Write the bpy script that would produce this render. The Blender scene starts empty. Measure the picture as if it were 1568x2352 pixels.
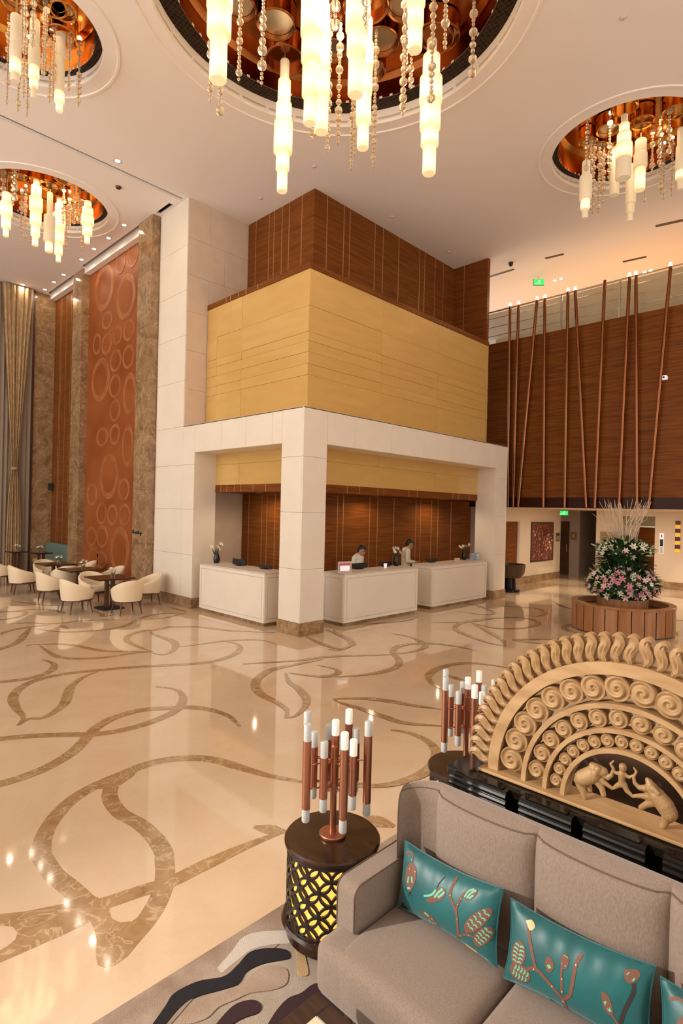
import bpy, bmesh, math, random
import numpy as np
from mathutils import Vector, Matrix
random.seed(7)
PI = math.pi
scene = bpy.context.scene
COL = scene.collection

# ------------------------------------------------------------------ camera
FPX, CX, CY, H = 1297.0, 784.0, 1176.0, 2.41
ROLL, YAW, PITCH = math.radians(1.35), math.radians(44.3), -math.atan(3.0 / FPX)
_F = np.array([math.cos(YAW), math.sin(YAW), 0.0])
_R = np.array([math.sin(YAW), -math.cos(YAW), 0.0])
_U = np.array([0, 0, 1.0])
FP = _F * math.cos(PITCH) + _U * math.sin(PITCH)
UP = _U * math.cos(PITCH) - _F * math.sin(PITCH)
C0 = np.array([0, 0, H])
cr_, sr_ = math.cos(ROLL), math.sin(ROLL)
cam_data = bpy.data.cameras.new('camera')
cam_data.sensor_fit = 'VERTICAL'
cam_data.sensor_height = 36.0
cam_data.lens = 36.0 * FPX / 2352.0
cam_data.clip_start, cam_data.clip_end = 0.05, 200
cam = bpy.data.objects.new('camera', cam_data)
COL.objects.link(cam)
right, up = cr_ * _R + sr_ * UP, -sr_ * _R + cr_ * UP
cam.matrix_world = Matrix(((right[0], up[0], -FP[0], 0), (right[1], up[1], -FP[1], 0), (right[2], up[2], -FP[2], H), (0, 0, 0, 1)))
scene.camera = cam

# ------------------------------------------------------------------ world, exposure
w = bpy.data.worlds.new('world')
scene.world = w
w.use_nodes = True
bg = w.node_tree.nodes['Background']
bg.inputs[0].default_value = (1.0, 0.94, 0.87, 1)
bg.inputs[1].default_value = 2.7
vs = scene.view_settings
vs.view_transform = 'Standard'
vs.look = 'None'
vs.gamma = 1
vs.use_curve_mapping = False
vs.exposure = 0.16

# unseen key spot, added to light the seating group from the left
def aim(o, tgt):
    o.rotation_euler = (Vector(tgt) - Vector(o.location)).to_track_quat('-Z', 'Y').to_euler()
_kl = bpy.data.lights.new('added_key_spot', 'SPOT'); _kl.energy = 4200; _kl.color = (1.0, 0.93, 0.84); _kl.spot_size = math.radians(36); _kl.spot_blend = 1.0; _kl.shadow_soft_size = 0.12
key = bpy.data.objects.new('added_key_spot', _kl); COL.objects.link(key); key.location = (-5.7, 6.4, 5.2); aim(key, (2.4, 1.2, 0.8))

ZC = 9.95          # hall ceiling
X0, Y0 = 7.126, 8.0  # the two outer planes of the reception portal

# ------------------------------------------------------------------ photo pixel -> direction / point
def ray(x, y):
    dx, dy = x - CX, y - CY
    r, d = dx * cr_ + dy * sr_, -dx * sr_ + dy * cr_
    return (_R * r - UP * d + FP * FPX) / FPX
def onz(x, y, h=0.0):
    v = ray(x, y); return C0 + v * ((h - H) / v[2])
def onx(x, y, X):
    v = ray(x, y); return C0 + v * (X / v[0])
def ony(x, y, Y):
    v = ray(x, y); return C0 + v * (Y / v[1])
def atd(x, y, d):
    return C0 + ray(x, y) * d
def crop(pts, ox, oy, s):
    return [(ox + p[0] * s, oy + p[1] * s) + tuple(p[2:]) for p in pts]

# ------------------------------------------------------------------ materials
def nt(m): return m.node_tree.nodes, m.node_tree.links
def M(name, col, rough=0.5, metal=0.0, col2=None, nscale=4.0, ndet=4.0, stretch=None, bump=0.0, bscale=60.0, emit=None, estr=0.0, trans=0.0, coat=0.0, ior=1.45, ramp=(0.35, 0.65), sheen=0.0, alpha=1.0, spec=None):
    m = bpy.data.materials.new(name); m.use_nodes = True
    n, l = nt(m); b = n['Principled BSDF']
    b.inputs['Base Color'].default_value = (*col, 1)
    b.inputs['Roughness'].default_value = rough
    b.inputs['Metallic'].default_value = metal
    b.inputs['IOR'].default_value = ior
    if trans: b.inputs['Transmission Weight'].default_value = trans
    if coat:
        b.inputs['Coat Weight'].default_value = coat; b.inputs['Coat Roughness'].default_value = 0.05
    if spec is not None: b.inputs['Specular IOR Level'].default_value = spec
    if sheen: b.inputs['Sheen Weight'].default_value = sheen
    if alpha < 1: b.inputs['Alpha'].default_value = alpha
    if emit:
        b.inputs['Emission Color'].default_value = (*emit, 1); b.inputs['Emission Strength'].default_value = estr
    tc = n.new('ShaderNodeTexCoord'); mp = n.new('ShaderNodeMapping')
    l.new(tc.outputs['Object'], mp.inputs[0])
    if stretch: mp.inputs['Scale'].default_value = stretch
    if col2:
        nz = n.new('ShaderNodeTexNoise'); nz.inputs['Scale'].default_value = nscale; nz.inputs['Detail'].default_value = ndet
        l.new(mp.outputs[0], nz.inputs['Vector'])
        cr = n.new('ShaderNodeValToRGB'); cr.color_ramp.elements[0].position = ramp[0]; cr.color_ramp.elements[1].position = ramp[1]
        cr.color_ramp.elements[0].color = (*col, 1); cr.color_ramp.elements[1].color = (*col2, 1)
        l.new(nz.outputs['Fac'], cr.inputs[0]); l.new(cr.outputs[0], b.inputs['Base Color'])
    if bump:
        nb = n.new('ShaderNodeTexNoise'); nb.inputs['Scale'].default_value = bscale; nb.inputs['Detail'].default_value = 3
        l.new(mp.outputs[0], nb.inputs['Vector'])
        bp = n.new('ShaderNodeBump'); bp.inputs['Strength'].default_value = bump; bp.inputs['Distance'].default_value = 0.01
        l.new(nb.outputs['Fac'], bp.inputs['Height']); l.new(bp.outputs[0], b.inputs['Normal'])
    return m
def marble(name, c1, c2, vein, rough, scale, vscale, vamt=0.6, coat=0.0):
    m = M(name, c1, rough, coat=coat)
    n, l = nt(m); b = n['Principled BSDF']
    tc = n.new('ShaderNodeTexCoord')
    n1 = n.new('ShaderNodeTexNoise'); n1.inputs['Scale'].default_value = scale; n1.inputs['Detail'].default_value = 8; n1.inputs['Roughness'].default_value = 0.65
    n1.inputs['Distortion'].default_value = 0.8
    l.new(tc.outputs['Object'], n1.inputs['Vector'])
    r1 = n.new('ShaderNodeValToRGB'); r1.color_ramp.elements[0].position = 0.33; r1.color_ramp.elements[1].position = 0.68
    r1.color_ramp.elements[0].color = (*c1, 1); r1.color_ramp.elements[1].color = (*c2, 1)
    l.new(n1.outputs['Fac'], r1.inputs[0])
    n2 = n.new('ShaderNodeTexNoise'); n2.inputs['Scale'].default_value = vscale; n2.inputs['Detail'].default_value = 6; n2.inputs['Distortion'].default_value = 1.6
    l.new(tc.outputs['Object'], n2.inputs['Vector'])
    r2 = n.new('ShaderNodeValToRGB'); e = r2.color_ramp.elements
    e[0].position = 0.47; e[0].color = (0, 0, 0, 1); e[1].position = 0.5; e[1].color = (vamt, vamt, vamt, 1)
    x = e.new(0.53); x.color = (0, 0, 0, 1)
    l.new(n2.outputs['Fac'], r2.inputs[0])
    mx = n.new('ShaderNodeMix'); mx.data_type = 'RGBA'; mx.inputs['B'].default_value = (*vein, 1)
    l.new(r2.outputs[0], mx.inputs['Factor']); l.new(r1.outputs[0], mx.inputs['A']); l.new(mx.outputs['Result'], b.inputs['Base Color'])
    return m

MAT = {}
MAT['floor'] = marble('cream_marble', (0.65, 0.475, 0.315), (0.70, 0.545, 0.39), (0.76, 0.63, 0.49), 0.045, 1.3, 7.0, 0.14, coat=0.4)
MAT['inlay'] = marble('brown_inlay_marble', (0.30, 0.17, 0.075), (0.46, 0.30, 0.155), (0.66, 0.50, 0.32), 0.09, 5.0, 4.0, 0.6, coat=0.2)
MAT['plaster'] = M('ceiling_plaster', (0.90, 0.815, 0.75), 0.8)
MAT['white_stone'] = M('white_stone', (0.79, 0.70, 0.585), 0.35, col2=(0.82, 0.735, 0.625), nscale=2.0)
MAT['beige_stone'] = M('beige_stone', (0.66, 0.52, 0.40), 0.42, col2=(0.70, 0.56, 0.44), nscale=3.0)
MAT['brown_marble'] = marble('brown_marble', (0.21, 0.115, 0.050), (0.39, 0.245, 0.130), (0.64, 0.48, 0.31), 0.09, 2.6, 1.7, 0.35, coat=0.2)
MAT['wood'] = M('walnut_veneer', (0.140, 0.042, 0.0080), 0.42, col2=(0.225, 0.073, 0.0150), nscale=1.0, ndet=8, stretch=(1.2, 1.2, 26), spec=0.10)
MAT['wood_dark'] = M('dark_walnut', (0.060, 0.026, 0.014), 0.35, col2=(0.10, 0.042, 0.02), nscale=3, stretch=(12, 1, 1))
MAT['wood_black'] = M('espresso_timber', (0.022, 0.009, 0.005), 0.4, col2=(0.05, 0.022, 0.012), nscale=3, stretch=(14, 1, 1))
MAT['copper'] = M('polished_copper', (0.27, 0.105, 0.045), 0.18, 1.0)
MAT['band'] = M('dark_polished_band', (0.040, 0.012, 0.006), 0.25, spec=0.12)
MAT['copper_dish'] = M('copper_dish', (0.42, 0.17, 0.06), 0.20, 1.0)
MAT['copper_satin'] = M('satin_copper', (0.47, 0.205, 0.125), 0.36, 0.9)
MAT['copper_strip'] = M('copper_strip', (0.62, 0.34, 0.18), 0.35, 0.7)
MAT['glass_panel'] = M('honey_glass', (0.60, 0.365, 0.115), 0.18, col2=(0.63, 0.39, 0.13), nscale=1.0, coat=0.2, stretch=(1, 1, 6))
MAT['glass_panel2'] = M('honey_glass_pale', (0.64, 0.405, 0.14), 0.18, col2=(0.60, 0.37, 0.12), nscale=1.0, coat=0.2, stretch=(1, 1, 6))
MAT['honey_core'] = M('honey_core', (0.30, 0.17, 0.05), 0.5)
MAT['copper_gold_reflect'] = M('copper_golden_reflection', (0.72, 0.36, 0.11), 0.17, 1.0)  # copper of the small dishes, golden reflections put into its base colour
MAT['black'] = M('black_paint', (0.012, 0.011, 0.011), 0.45)
MAT['black_lacquer'] = M('black_lacquer', (0.008, 0.006, 0.005), 0.16, spec=0.3)
MAT['oak'] = M('carved_oak', (0.37, 0.215, 0.092), 0.5, col2=(0.48, 0.30, 0.145), nscale=3.0, stretch=(5, 1.5, 5), bump=0.08, bscale=40)
MAT['oak_end'] = M('carved_oak_spiral', (0.33, 0.19, 0.080), 0.42, col2=(0.44, 0.275, 0.13), nscale=8.0, bump=0.06, bscale=50)
MAT['fabric'] = M('taupe_fabric', (0.200, 0.142, 0.108), 0.9, col2=(0.248, 0.182, 0.143), nscale=170, ndet=2, stretch=(1, 1, 0.4), bump=0.2, bscale=260, sheen=0.3)
MAT['brown_fabric'] = M('brown_fabric', (0.09, 0.05, 0.03), 0.9)
MAT['piping'] = M('brown_piping', (0.12, 0.078, 0.052), 0.8)
MAT['teal'] = M('teal_satin', (0.003, 0.070, 0.078), 0.45, col2=(0.005, 0.108, 0.114), nscale=5, bump=0.1, bscale=18, sheen=0.2)
MAT['thread_brown'] = M('brown_embroidery', (0.16, 0.07, 0.045), 0.7)
MAT['thread_dark'] = M('dark_embroidery', (0.03, 0.02, 0.02), 0.7)
MAT['thread_mint'] = M('mint_embroidery', (0.13, 0.46, 0.32), 0.6)
MAT['thread_gold'] = M('gold_embroidery', (0.55, 0.42, 0.20), 0.5)
MAT['drum_wood'] = M('drum_table_wood', (0.018, 0.007, 0.004), 0.2, col2=(0.042, 0.017, 0.009), nscale=2.5, stretch=(9, 1.5, 1), coat=0.15)
MAT['lattice'] = M('lattice_black', (0.018, 0.013, 0.014), 0.4)
MAT['lit_shade'] = M('lit_paper_shade', (0.9, 0.62, 0.16), 0.8, emit=(1.0, 0.52, 0.09), estr=1.2)
MAT['frost'] = M('frosted_glass', (0.47, 0.475, 0.465), 0.35, emit=(1.0, 0.93, 0.84), estr=0.04)
MAT['frost_lit'] = M('frosted_glass_lit', (0.7, 0.66, 0.58), 0.35, emit=(1.0, 0.88, 0.72), estr=0.28)
MAT['rug'] = M('rug_pile_taupe', (0.34, 0.27, 0.21), 0.95, col2=(0.45, 0.385, 0.32), nscale=3, bump=0.5, bscale=220)
MAT['rug_edge'] = M('rug_pile_brown', (0.26, 0.175, 0.12), 0.95, col2=(0.40, 0.31, 0.245), nscale=4, bump=0.5, bscale=220)
MAT['rug_black'] = M('rug_pile_black', (0.012, 0.010, 0.014), 0.95, bump=0.5, bscale=220)
MAT['rug_maroon'] = M('rug_pile_maroon', (0.040, 0.016, 0.018), 0.95, bump=0.5, bscale=220)
MAT['rug_white'] = M('rug_pile_ivory', (0.58, 0.52, 0.46), 0.95, bump=0.5, bscale=220)
MAT['rug_tan'] = M('rug_pile_tan', (0.34, 0.24, 0.17), 0.95, col2=(0.42, 0.32, 0.245), nscale=5, bump=0.5, bscale=220)
MAT['rug_gold'] = M('rug_pile_gold', (0.50, 0.33, 0.16), 0.95, bump=0.5, bscale=220)
MAT['rug_green'] = M('rug_pile_green', (0.04, 0.16, 0.07), 0.95, bump=0.5, bscale=220)
MAT['cream_leather'] = M('cream_leather', (0.74, 0.60, 0.42), 0.5)
MAT['gold_leather'] = M('ochre_leather', (0.62, 0.40, 0.15), 0.5)
MAT['teal_leather'] = M('grey_teal_leather', (0.13, 0.20, 0.17), 0.5)
MAT['copper_panel'] = M('copper_leaf_panel', (0.24, 0.062, 0.015), 0.45, 0.0, col2=(0.33, 0.098, 0.027), spec=0.2, nscale=0.7, bump=0.05, bscale=30)
MAT['copper_ring'] = M('copper_leaf_ring', (0.30, 0.100, 0.033), 0.45, 0.0, col2=(0.39, 0.150, 0.058), spec=0.2, nscale=2)
MAT['curtain'] = M('striped_curtain', (0.34, 0.21, 0.10), 0.6, col2=(0.46, 0.32, 0.175), nscale=20, stretch=(1, 1, 0.3))
MAT['sheer'] = M('sheer_curtain', (0.26, 0.20, 0.15), 0.8)
MAT['skin'] = M('skin', (0.42, 0.22, 0.13), 0.5)
MAT['hair'] = M('black_hair', (0.012, 0.009, 0.008), 0.5)
MAT['shirt'] = M('cream_shirt', (0.74, 0.68, 0.58), 0.8)
MAT['shirt2'] = M('khaki_shirt', (0.66, 0.60, 0.47), 0.8)
MAT['trousers'] = M('dark_trousers', (0.03, 0.028, 0.03), 0.8)
MAT['lip'] = M('lips', (0.26, 0.10, 0.08), 0.5)
MAT['eye'] = M('eye', (0.03, 0.02, 0.015), 0.3)
MAT['slat'] = M('planter_teak', (0.29, 0.115, 0.042), 0.35, col2=(0.38, 0.165, 0.064), nscale=1.5, stretch=(6, 6, 0.6), coat=0.15)
MAT['leaf'] = M('green_leaf', (0.045, 0.11, 0.025), 0.5, col2=(0.09, 0.18, 0.045), nscale=6)
MAT['leaf_dark'] = M('dark_leaf', (0.018, 0.055, 0.014), 0.45)
MAT['lily_white'] = M('white_lily', (0.80, 0.78, 0.62), 0.6)
MAT['lily_bud'] = M('green_lily_bud', (0.55, 0.62, 0.30), 0.6)
MAT['lily_pink'] = M('pink_lily', (0.72, 0.30, 0.36), 0.6)
MAT['lily_pale'] = M('pale_pink_lily', (0.80, 0.58, 0.56), 0.6)
MAT['willow'] = M('bleached_willow', (0.66, 0.52, 0.37), 0.7)
MAT['vase'] = M('black_vase', (0.01, 0.01, 0.012), 0.12)
MAT['clear_glass'] = M('clear_glass', (0.95, 0.97, 0.95), 0.03, trans=1.0, ior=1.3)
MAT['rail_glass'] = M('railing_glass', (0.30, 0.28, 0.17), 0.12, alpha=0.5, spec=0.15)
MAT['bead'] = M('crystal_bead', (1.0, 0.86, 0.66), 0.04, trans=0.75, ior=1.45)
MAT['wire'] = M('bronze_wire', (0.30, 0.20, 0.10), 0.4, 0.8)
MAT['steel'] = M('brushed_steel', (0.55, 0.50, 0.44), 0.3, 0.9)
MAT['bulb'] = M('warm_bulb', (1, 0.9, 0.7), 0.5, emit=(1.0, 0.80, 0.48), estr=5)
MAT['halogen'] = M('halogen_capsule', (1, 0.9, 0.7), 0.5, emit=(1.0, 0.80, 0.48), estr=2.6)
MAT['soft_lens'] = M('soffit_lens', (1, 0.95, 0.85), 0.5, emit=(1.0, 0.88, 0.68), estr=1.4)
MAT['spot_lens'] = M('downlight_lens', (1, 0.95, 0.85), 0.5, emit=(1.0, 0.90, 0.72), estr=9)
MAT['exit'] = M('exit_green', (0.02, 0.5, 0.1), 0.5, emit=(0.03, 0.75, 0.12), estr=1.0)
MAT['exit_white'] = M('exit_white', (0.8, 1, 0.8), 0.5, emit=(0.6, 1.0, 0.6), estr=1.0)
MAT['paper_white'] = M('white_print_glow', (0.85, 0.82, 0.84), 0.5, emit=(1, 0.95, 0.97), estr=0.35)  # white paper and plastic given a faint glow of their own
MAT['paper_red'] = M('red_print', (0.65, 0.10, 0.12), 0.5)
MAT['frame_grey'] = M('pale_frame', (0.62, 0.52, 0.45), 0.4)
MAT['blue_box'] = M('blue_print', (0.22, 0.28, 0.42), 0.5, col2=(0.38, 0.42, 0.52), nscale=14)
MAT['bronze'] = M('dark_bronze', (0.07, 0.045, 0.022), 0.35, 0.3)
MAT['plate_gold'] = M('brass_plate', (0.34, 0.22, 0.10), 0.35, 0.5)
MAT['plate_tan'] = M('tan_plaque', (0.40, 0.28, 0.17), 0.5)
MAT['wall_cream'] = M('cream_wall', (0.72, 0.60, 0.47), 0.6)
MAT['wall_grey'] = M('mauve_wall', (0.46, 0.38, 0.33), 0.6)
MAT['cushion_inset'] = M('cream_inset', (0.72, 0.60, 0.42), 0.3)
def mosaic_mat():
    m = M('black_mosaic', (0.012, 0.010, 0.009), 0.5, spec=0.1)
    n, l = nt(m); b = n['Principled BSDF']
    br = n.new('ShaderNodeTexBrick'); br.inputs['Scale'].default_value = 1; br.offset = 0.0
    br.inputs['Brick Width'].default_value = 0.07; br.inputs['Row Height'].default_value = 0.07; br.inputs['Mortar Size'].default_value = 0.006
    br.inputs['Color1'].default_value = (0.012, 0.009, 0.008, 1); br.inputs['Color2'].default_value = (0.03, 0.02, 0.015, 1); br.inputs['Mortar'].default_value = (0.07, 0.04, 0.018, 1)
    tc = n.new('ShaderNodeTexCoord'); l.new(tc.outputs['Object'], br.inputs['Vector']); l.new(br.outputs['Color'], b.inputs['Base Color'])
    return m
MAT['mosaic'] = mosaic_mat()
def tube_glow():
    # lit alabaster: brightest around the bulb near the lower third of each segment
    m = M('lit_alabaster', (0.95, 0.86, 0.66), 0.4)
    n, l = nt(m); b = n['Principled BSDF']
    tc = n.new('ShaderNodeTexCoord'); sx = n.new('ShaderNodeSeparateXYZ'); l.new(tc.outputs['Generated'], sx.inputs[0])
    r = n.new('ShaderNodeValToRGB'); e = r.color_ramp.elements
    e[0].position = 0.0; e[0].color = (0.9, 0.56, 0.22, 1); e[1].position = 1.0; e[1].color = (0.85, 0.55, 0.22, 1)
    a = e.new(0.35); a.color = (2.2, 1.75, 1.0, 1); a2 = e.new(0.6); a2.color = (1.7, 1.25, 0.62, 1)
    l.new(sx.outputs['Z'], r.inputs[0]); l.new(r.outputs[0], b.inputs['Emission Color']); b.inputs['Emission Strength'].default_value = 0.50
    return m
MAT['tube_lit'] = tube_glow()
MAT['tube_dim'] = M('dim_glow_alabaster', (0.66, 0.56, 0.42), 0.4, emit=(1.0, 0.72, 0.40), estr=0.22)  # unlit glass with a faint warm glow put into it

# ------------------------------------------------------------------ mesh helpers
class G:
    """collects faces for one mesh"""
    def __init__(s): s.v, s.f = [], []
    def add(s, vs, fs):
        o = len(s.v); s.v += [tuple(p) for p in vs]; s.f += [tuple(i + o for i in f) for f in fs]; return s
    def box(s, x0, x1, y0, y1, z0, z1):
        return s.add([(x0,y0,z0),(x1,y0,z0),(x1,y1,z0),(x0,y1,z0),(x0,y0,z1),(x1,y0,z1),(x1,y1,z1),(x0,y1,z1)],
                     [(0,3,2,1),(4,5,6,7),(0,1,5,4),(1,2,6,5),(2,3,7,6),(3,0,4,7)])
    def cbox(s, x0, x1, y0, y1, z0, z1, b=0.01):
        """box with chamfered edges"""
        X, Y, Z = (x0, x1), (y0, y1), (z0, z1); vs = []; idx = {}
        for i in (0, 1):
            for j in (0, 1):
                for k in (0, 1):
                    for ax in range(3):
                        p = [X[i], Y[j], Z[k]]
                        for a in range(3):
                            if a != ax: p[a] += b if (i, j, k)[a] == 0 else -b
                        idx[(i, j, k, ax)] = len(vs); vs.append(tuple(p))
        fs = []
        for ax in range(3):
            a, c = [(1, 2), (2, 0), (0, 1)][ax]
            for sd in (0, 1):
                q = []
                for u, v in ((0, 0), (1, 0), (1, 1), (0, 1)):
                    key = [0, 0, 0]; key[ax] = sd; key[a] = u; key[c] = v; q.append(idx[(*key, ax)])
                fs.append(tuple(q) if sd else tuple(q[::-1]))
        for ax in range(3):
            a, c = [(1, 2), (2, 0), (0, 1)][ax]
            for u in (0, 1):
                for v in (0, 1):
                    k0 = [0, 0, 0]; k1 = [0, 0, 0]; k0[a] = k1[a] = u; k0[c] = k1[c] = v; k0[ax] = 0; k1[ax] = 1
                    q = [idx[(*k0, a)], idx[(*k1, a)], idx[(*k1, c)], idx[(*k0, c)]]
                    fs.append(tuple(q) if u == v else tuple(q[::-1]))
        for i in (0, 1):
            for j in (0, 1):
                for k in (0, 1):
                    q = (idx[(i, j, k, 0)], idx[(i, j, k, 1)], idx[(i, j, k, 2)])
                    fs.append(q if (i + j + k) % 2 else q[::-1])
        return s.add(vs, fs)
    def lathe(s, prof, n=24, c=(0, 0, 0), a0=0.0, a1=2 * PI, cap=True):
        full = abs(a1 - a0 - 2 * PI) < 1e-6; m = n if full else n + 1; vs = []
        for i in range(m):
            a = a0 + (a1 - a0) * i / n
            for r, z in prof: vs.append((c[0] + r * math.cos(a), c[1] + r * math.sin(a), c[2] + z))
        k = len(prof); fs = []
        for i in range(n):
            j = (i + 1) % m
            for p in range(k - 1):
                fs.append((i * k + p, j * k + p, j * k + p + 1, i * k + p + 1))
        s.add(vs, fs)
        if cap and full:
            o = len(s.v) - len(vs)
            if prof[0][0] > 1e-6: s.f.append(tuple(o + i * k for i in range(n))[::-1])
            if prof[-1][0] > 1e-6: s.f.append(tuple(o + i * k + k - 1 for i in range(n)))
        return s
    def tube(s, pts, r, n=8, cap=True, flat=None):
        pts = [Vector(p) for p in pts]; rs = r if isinstance(r, (list, tuple)) else [r] * len(pts)
        vs = []; prev = None
        for i, p in enumerate(pts):
            d = (pts[min(i + 1, len(pts) - 1)] - pts[max(i - 1, 0)]).normalized()
            if prev is None:
                a = Vector((0, 0, 1)) if abs(d.z) < 0.9 else Vector((1, 0, 0)); u = d.cross(a).normalized()
            else: u = (prev - d * prev.dot(d)).normalized()
            prev = u; v = d.cross(u)
            for k in range(n):
                a = 2 * PI * k / n; vs.append(p + (u * math.cos(a) + v * math.sin(a)) * rs[i])
        fs = [(i * n + k, i * n + (k + 1) % n, (i + 1) * n + (k + 1) % n, (i + 1) * n + k) for i in range(len(pts) - 1) for k in range(n)]
        if cap: fs += [tuple(range(n))[::-1], tuple((len(pts) - 1) * n + k for k in range(n))]
        return s.add(vs, fs)
    def ball(s, c, r, n=10, m=7, sc=(1, 1, 1)):
        vs = [(c[0], c[1], c[2] - r * sc[2])]
        for i in range(1, m):
            t = -PI / 2 + PI * i / m
            for k in range(n):
                a = 2 * PI * k / n
                vs.append((c[0] + r * sc[0] * math.cos(t) * math.cos(a), c[1] + r * sc[1] * math.cos(t) * math.sin(a), c[2] + r * sc[2] * math.sin(t)))
        vs.append((c[0], c[1], c[2] + r * sc[2])); fs = []
        for k in range(n): fs.append((0, 1 + (k + 1) % n, 1 + k))
        for i in range(m - 2):
            for k in range(n):
                a = 1 + i * n + k; b = 1 + i * n + (k + 1) % n; fs.append((a, b, b + n, a + n))
        t = len(vs) - 1
        for k in range(n): fs.append((t, 1 + (m - 2) * n + k, 1 + (m - 2) * n + (k + 1) % n))
        return s.add(vs, fs)
    def prism(s, poly, z0, z1, tf=None):
        """polygon (list of 2D) extruded z0..z1; tf maps (u,v,w)->xyz"""
        tf = tf or (lambda u, v, w: (u, v, w)); n = len(poly)
        vs = [tf(p[0], p[1], z0) for p in poly] + [tf(p[0], p[1], z1) for p in poly]
        return s.add(vs, [tuple(range(n))[::-1], tuple(range(n, 2 * n))] + [(i, (i + 1) % n, (i + 1) % n + n, i + n) for i in range(n)])
    def grid(s, fn, nu, nv, closeu=False):
        vs = [fn(i / nu, j / nv) for i in range(nu + (0 if closeu else 1)) for j in range(nv + 1)]
        m = nu if closeu else nu + 1
        return s.add(vs, [(i * (nv + 1) + j, ((i + 1) % m) * (nv + 1) + j, ((i + 1) % m) * (nv + 1) + j + 1, i * (nv + 1) + j + 1) for i in range(nu) for j in range(nv)])
    def mesh(s, name, smooth=False, fix=True):
        me = bpy.data.meshes.new(name); me.from_pydata(s.v, [], s.f)
        if fix:
            bm = bmesh.new(); bm.from_mesh(me); bmesh.ops.recalc_face_normals(bm, faces=bm.faces[:]); bm.to_mesh(me); bm.free()
        if smooth:
            for p in me.polygons: p.use_smooth = True
            try: me.set_sharp_from_angle(angle=math.radians(smooth if smooth > 1 else 40))
            except Exception: pass
        return me

def link(name, me, mat, parent=None, loc=None):
    o = bpy.data.objects.new(name, me)
    if mat is not None and not me.materials: me.materials.append(MAT[mat] if isinstance(mat, str) else mat)
    COL.objects.link(o)
    if parent: o.parent = parent
    if loc is not None: o.location = loc
    return o
def obj(name, g, mat, parent=None, smooth=False, loc=None):
    return link(name, g.mesh(name, smooth), mat, parent, loc)
def tag(o, label=None, cat=None, group=None, kind=None):
    if label: o['label'] = label
    if cat: o['category'] = cat
    if group: o['group'] = group
    if kind: o['kind'] = kind
    return o
def thing(name, label, cat, loc=(0, 0, 0), rz=0.0, group=None):
    o = bpy.data.objects.new(name, None); COL.objects.link(o); o.location = loc; o.rotation_euler = (0, 0, rz); o.empty_display_size = 0.1
    return tag(o, label, cat, group)
def struct(name, g, mat, label=None, parent=None, smooth=False):
    o = obj(name, g, mat, parent, smooth)
    if not parent: o['kind'] = 'structure'
    if label: o['label'] = label
    return o
def dup(root, loc, rz, label=None, group=None):
    def cp(o, par):
        c = o.copy(); COL.objects.link(c); c.parent = par
        for ch in list(o.children): cp(ch, c)
        return c
    r = cp(root, None); r.location = loc; r.rotation_euler = (0, 0, rz)
    if label: r['label'] = label
    if group: r['group'] = group
    return r
def smoothpts(pts, n=6):
    """Catmull-Rom through points (any dimension)"""
    P = [np.array(p, float) for p in pts]; out = []
    if len(P) < 3: return [tuple(p) for p in P]
    for i in range(len(P) - 1):
        p0, p1, p2, p3 = P[max(i - 1, 0)], P[i], P[i + 1], P[min(i + 2, len(P) - 1)]
        for k in range(n):
            t = k / n
            out.append(tuple(0.5 * ((2 * p1) + (-p0 + p2) * t + (2 * p0 - 5 * p1 + 4 * p2 - p3) * t * t + (-p0 + 3 * p1 - 3 * p2 + p3) * t ** 3)))
    out.append(tuple(P[-1])); return out
def plate(outer, holes, t, tf):
    """flat plate with holes: 2D outlines -> mesh data, tf maps (u,v,w) to xyz with w in 0..t"""
    cu = bpy.data.curves.new('outline', 'CURVE'); cu.dimensions = '2D'; cu.fill_mode = 'BOTH'; cu.extrude = t / 2
    for poly in [outer] + holes:
        sp = cu.splines.new('POLY'); sp.points.add(len(poly) - 1)
        for i, p in enumerate(poly): sp.points[i].co = (p[0], p[1], 0, 1)
        sp.use_cyclic_u = True
    ob = bpy.data.objects.new('outline', cu); COL.objects.link(ob)
    dg = bpy.context.evaluated_depsgraph_get(); dg.update()
    me = bpy.data.meshes.new_from_object(ob.evaluated_get(dg))
    bpy.data.objects.remove(ob); bpy.data.curves.remove(cu)
    for v in me.vertices: v.co = tf(v.co.x, v.co.y, v.co.z + t / 2)
    me.materials.clear()
    bm = bmesh.new(); bm.from_mesh(me); bmesh.ops.remove_doubles(bm, verts=bm.verts[:], dist=1e-5); bmesh.ops.recalc_face_normals(bm, faces=bm.faces[:]); bm.to_mesh(me); bm.free()
    return me
def circ(cx, cy, r, n=64): return [(cx + r * math.cos(2 * PI * i / n), cy + r * math.sin(2 * PI * i / n)) for i in range(n)]
def rect(x0, x1, y0, y1): return [(x0, y0), (x1, y0), (x1, y1), (x0, y1)]
def blob(name, parts, vox, smooth=6):
    """one continuous surface from tapered capsules (p0,r0,p1,r1) via voxel remesh"""
    g = G()
    for p0, r0, p1, r1 in parts:
        p0, p1 = Vector(p0), Vector(p1)
        n = max(2, int((p1 - p0).length / (0.45 * min(r0, r1))) + 1)
        for i in range(n + 1):
            t = i / n; g.ball(p0.lerp(p1, t), r0 + (r1 - r0) * t, 12, 8)
    o = bpy.data.objects.new(name, g.mesh(name, fix=False)); COL.objects.link(o)
    m = o.modifiers.new('r', 'REMESH'); m.mode = 'VOXEL'; m.voxel_size = vox; m.use_smooth_shade = True
    sm = o.modifiers.new('s', 'SMOOTH'); sm.factor = 0.5; sm.iterations = smooth
    dg = bpy.context.evaluated_depsgraph_get(); dg.update()
    me = bpy.data.meshes.new_from_object(o.evaluated_get(dg)); bpy.data.objects.remove(o)
    for p in me.polygons: p.use_smooth = True
    return me
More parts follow.
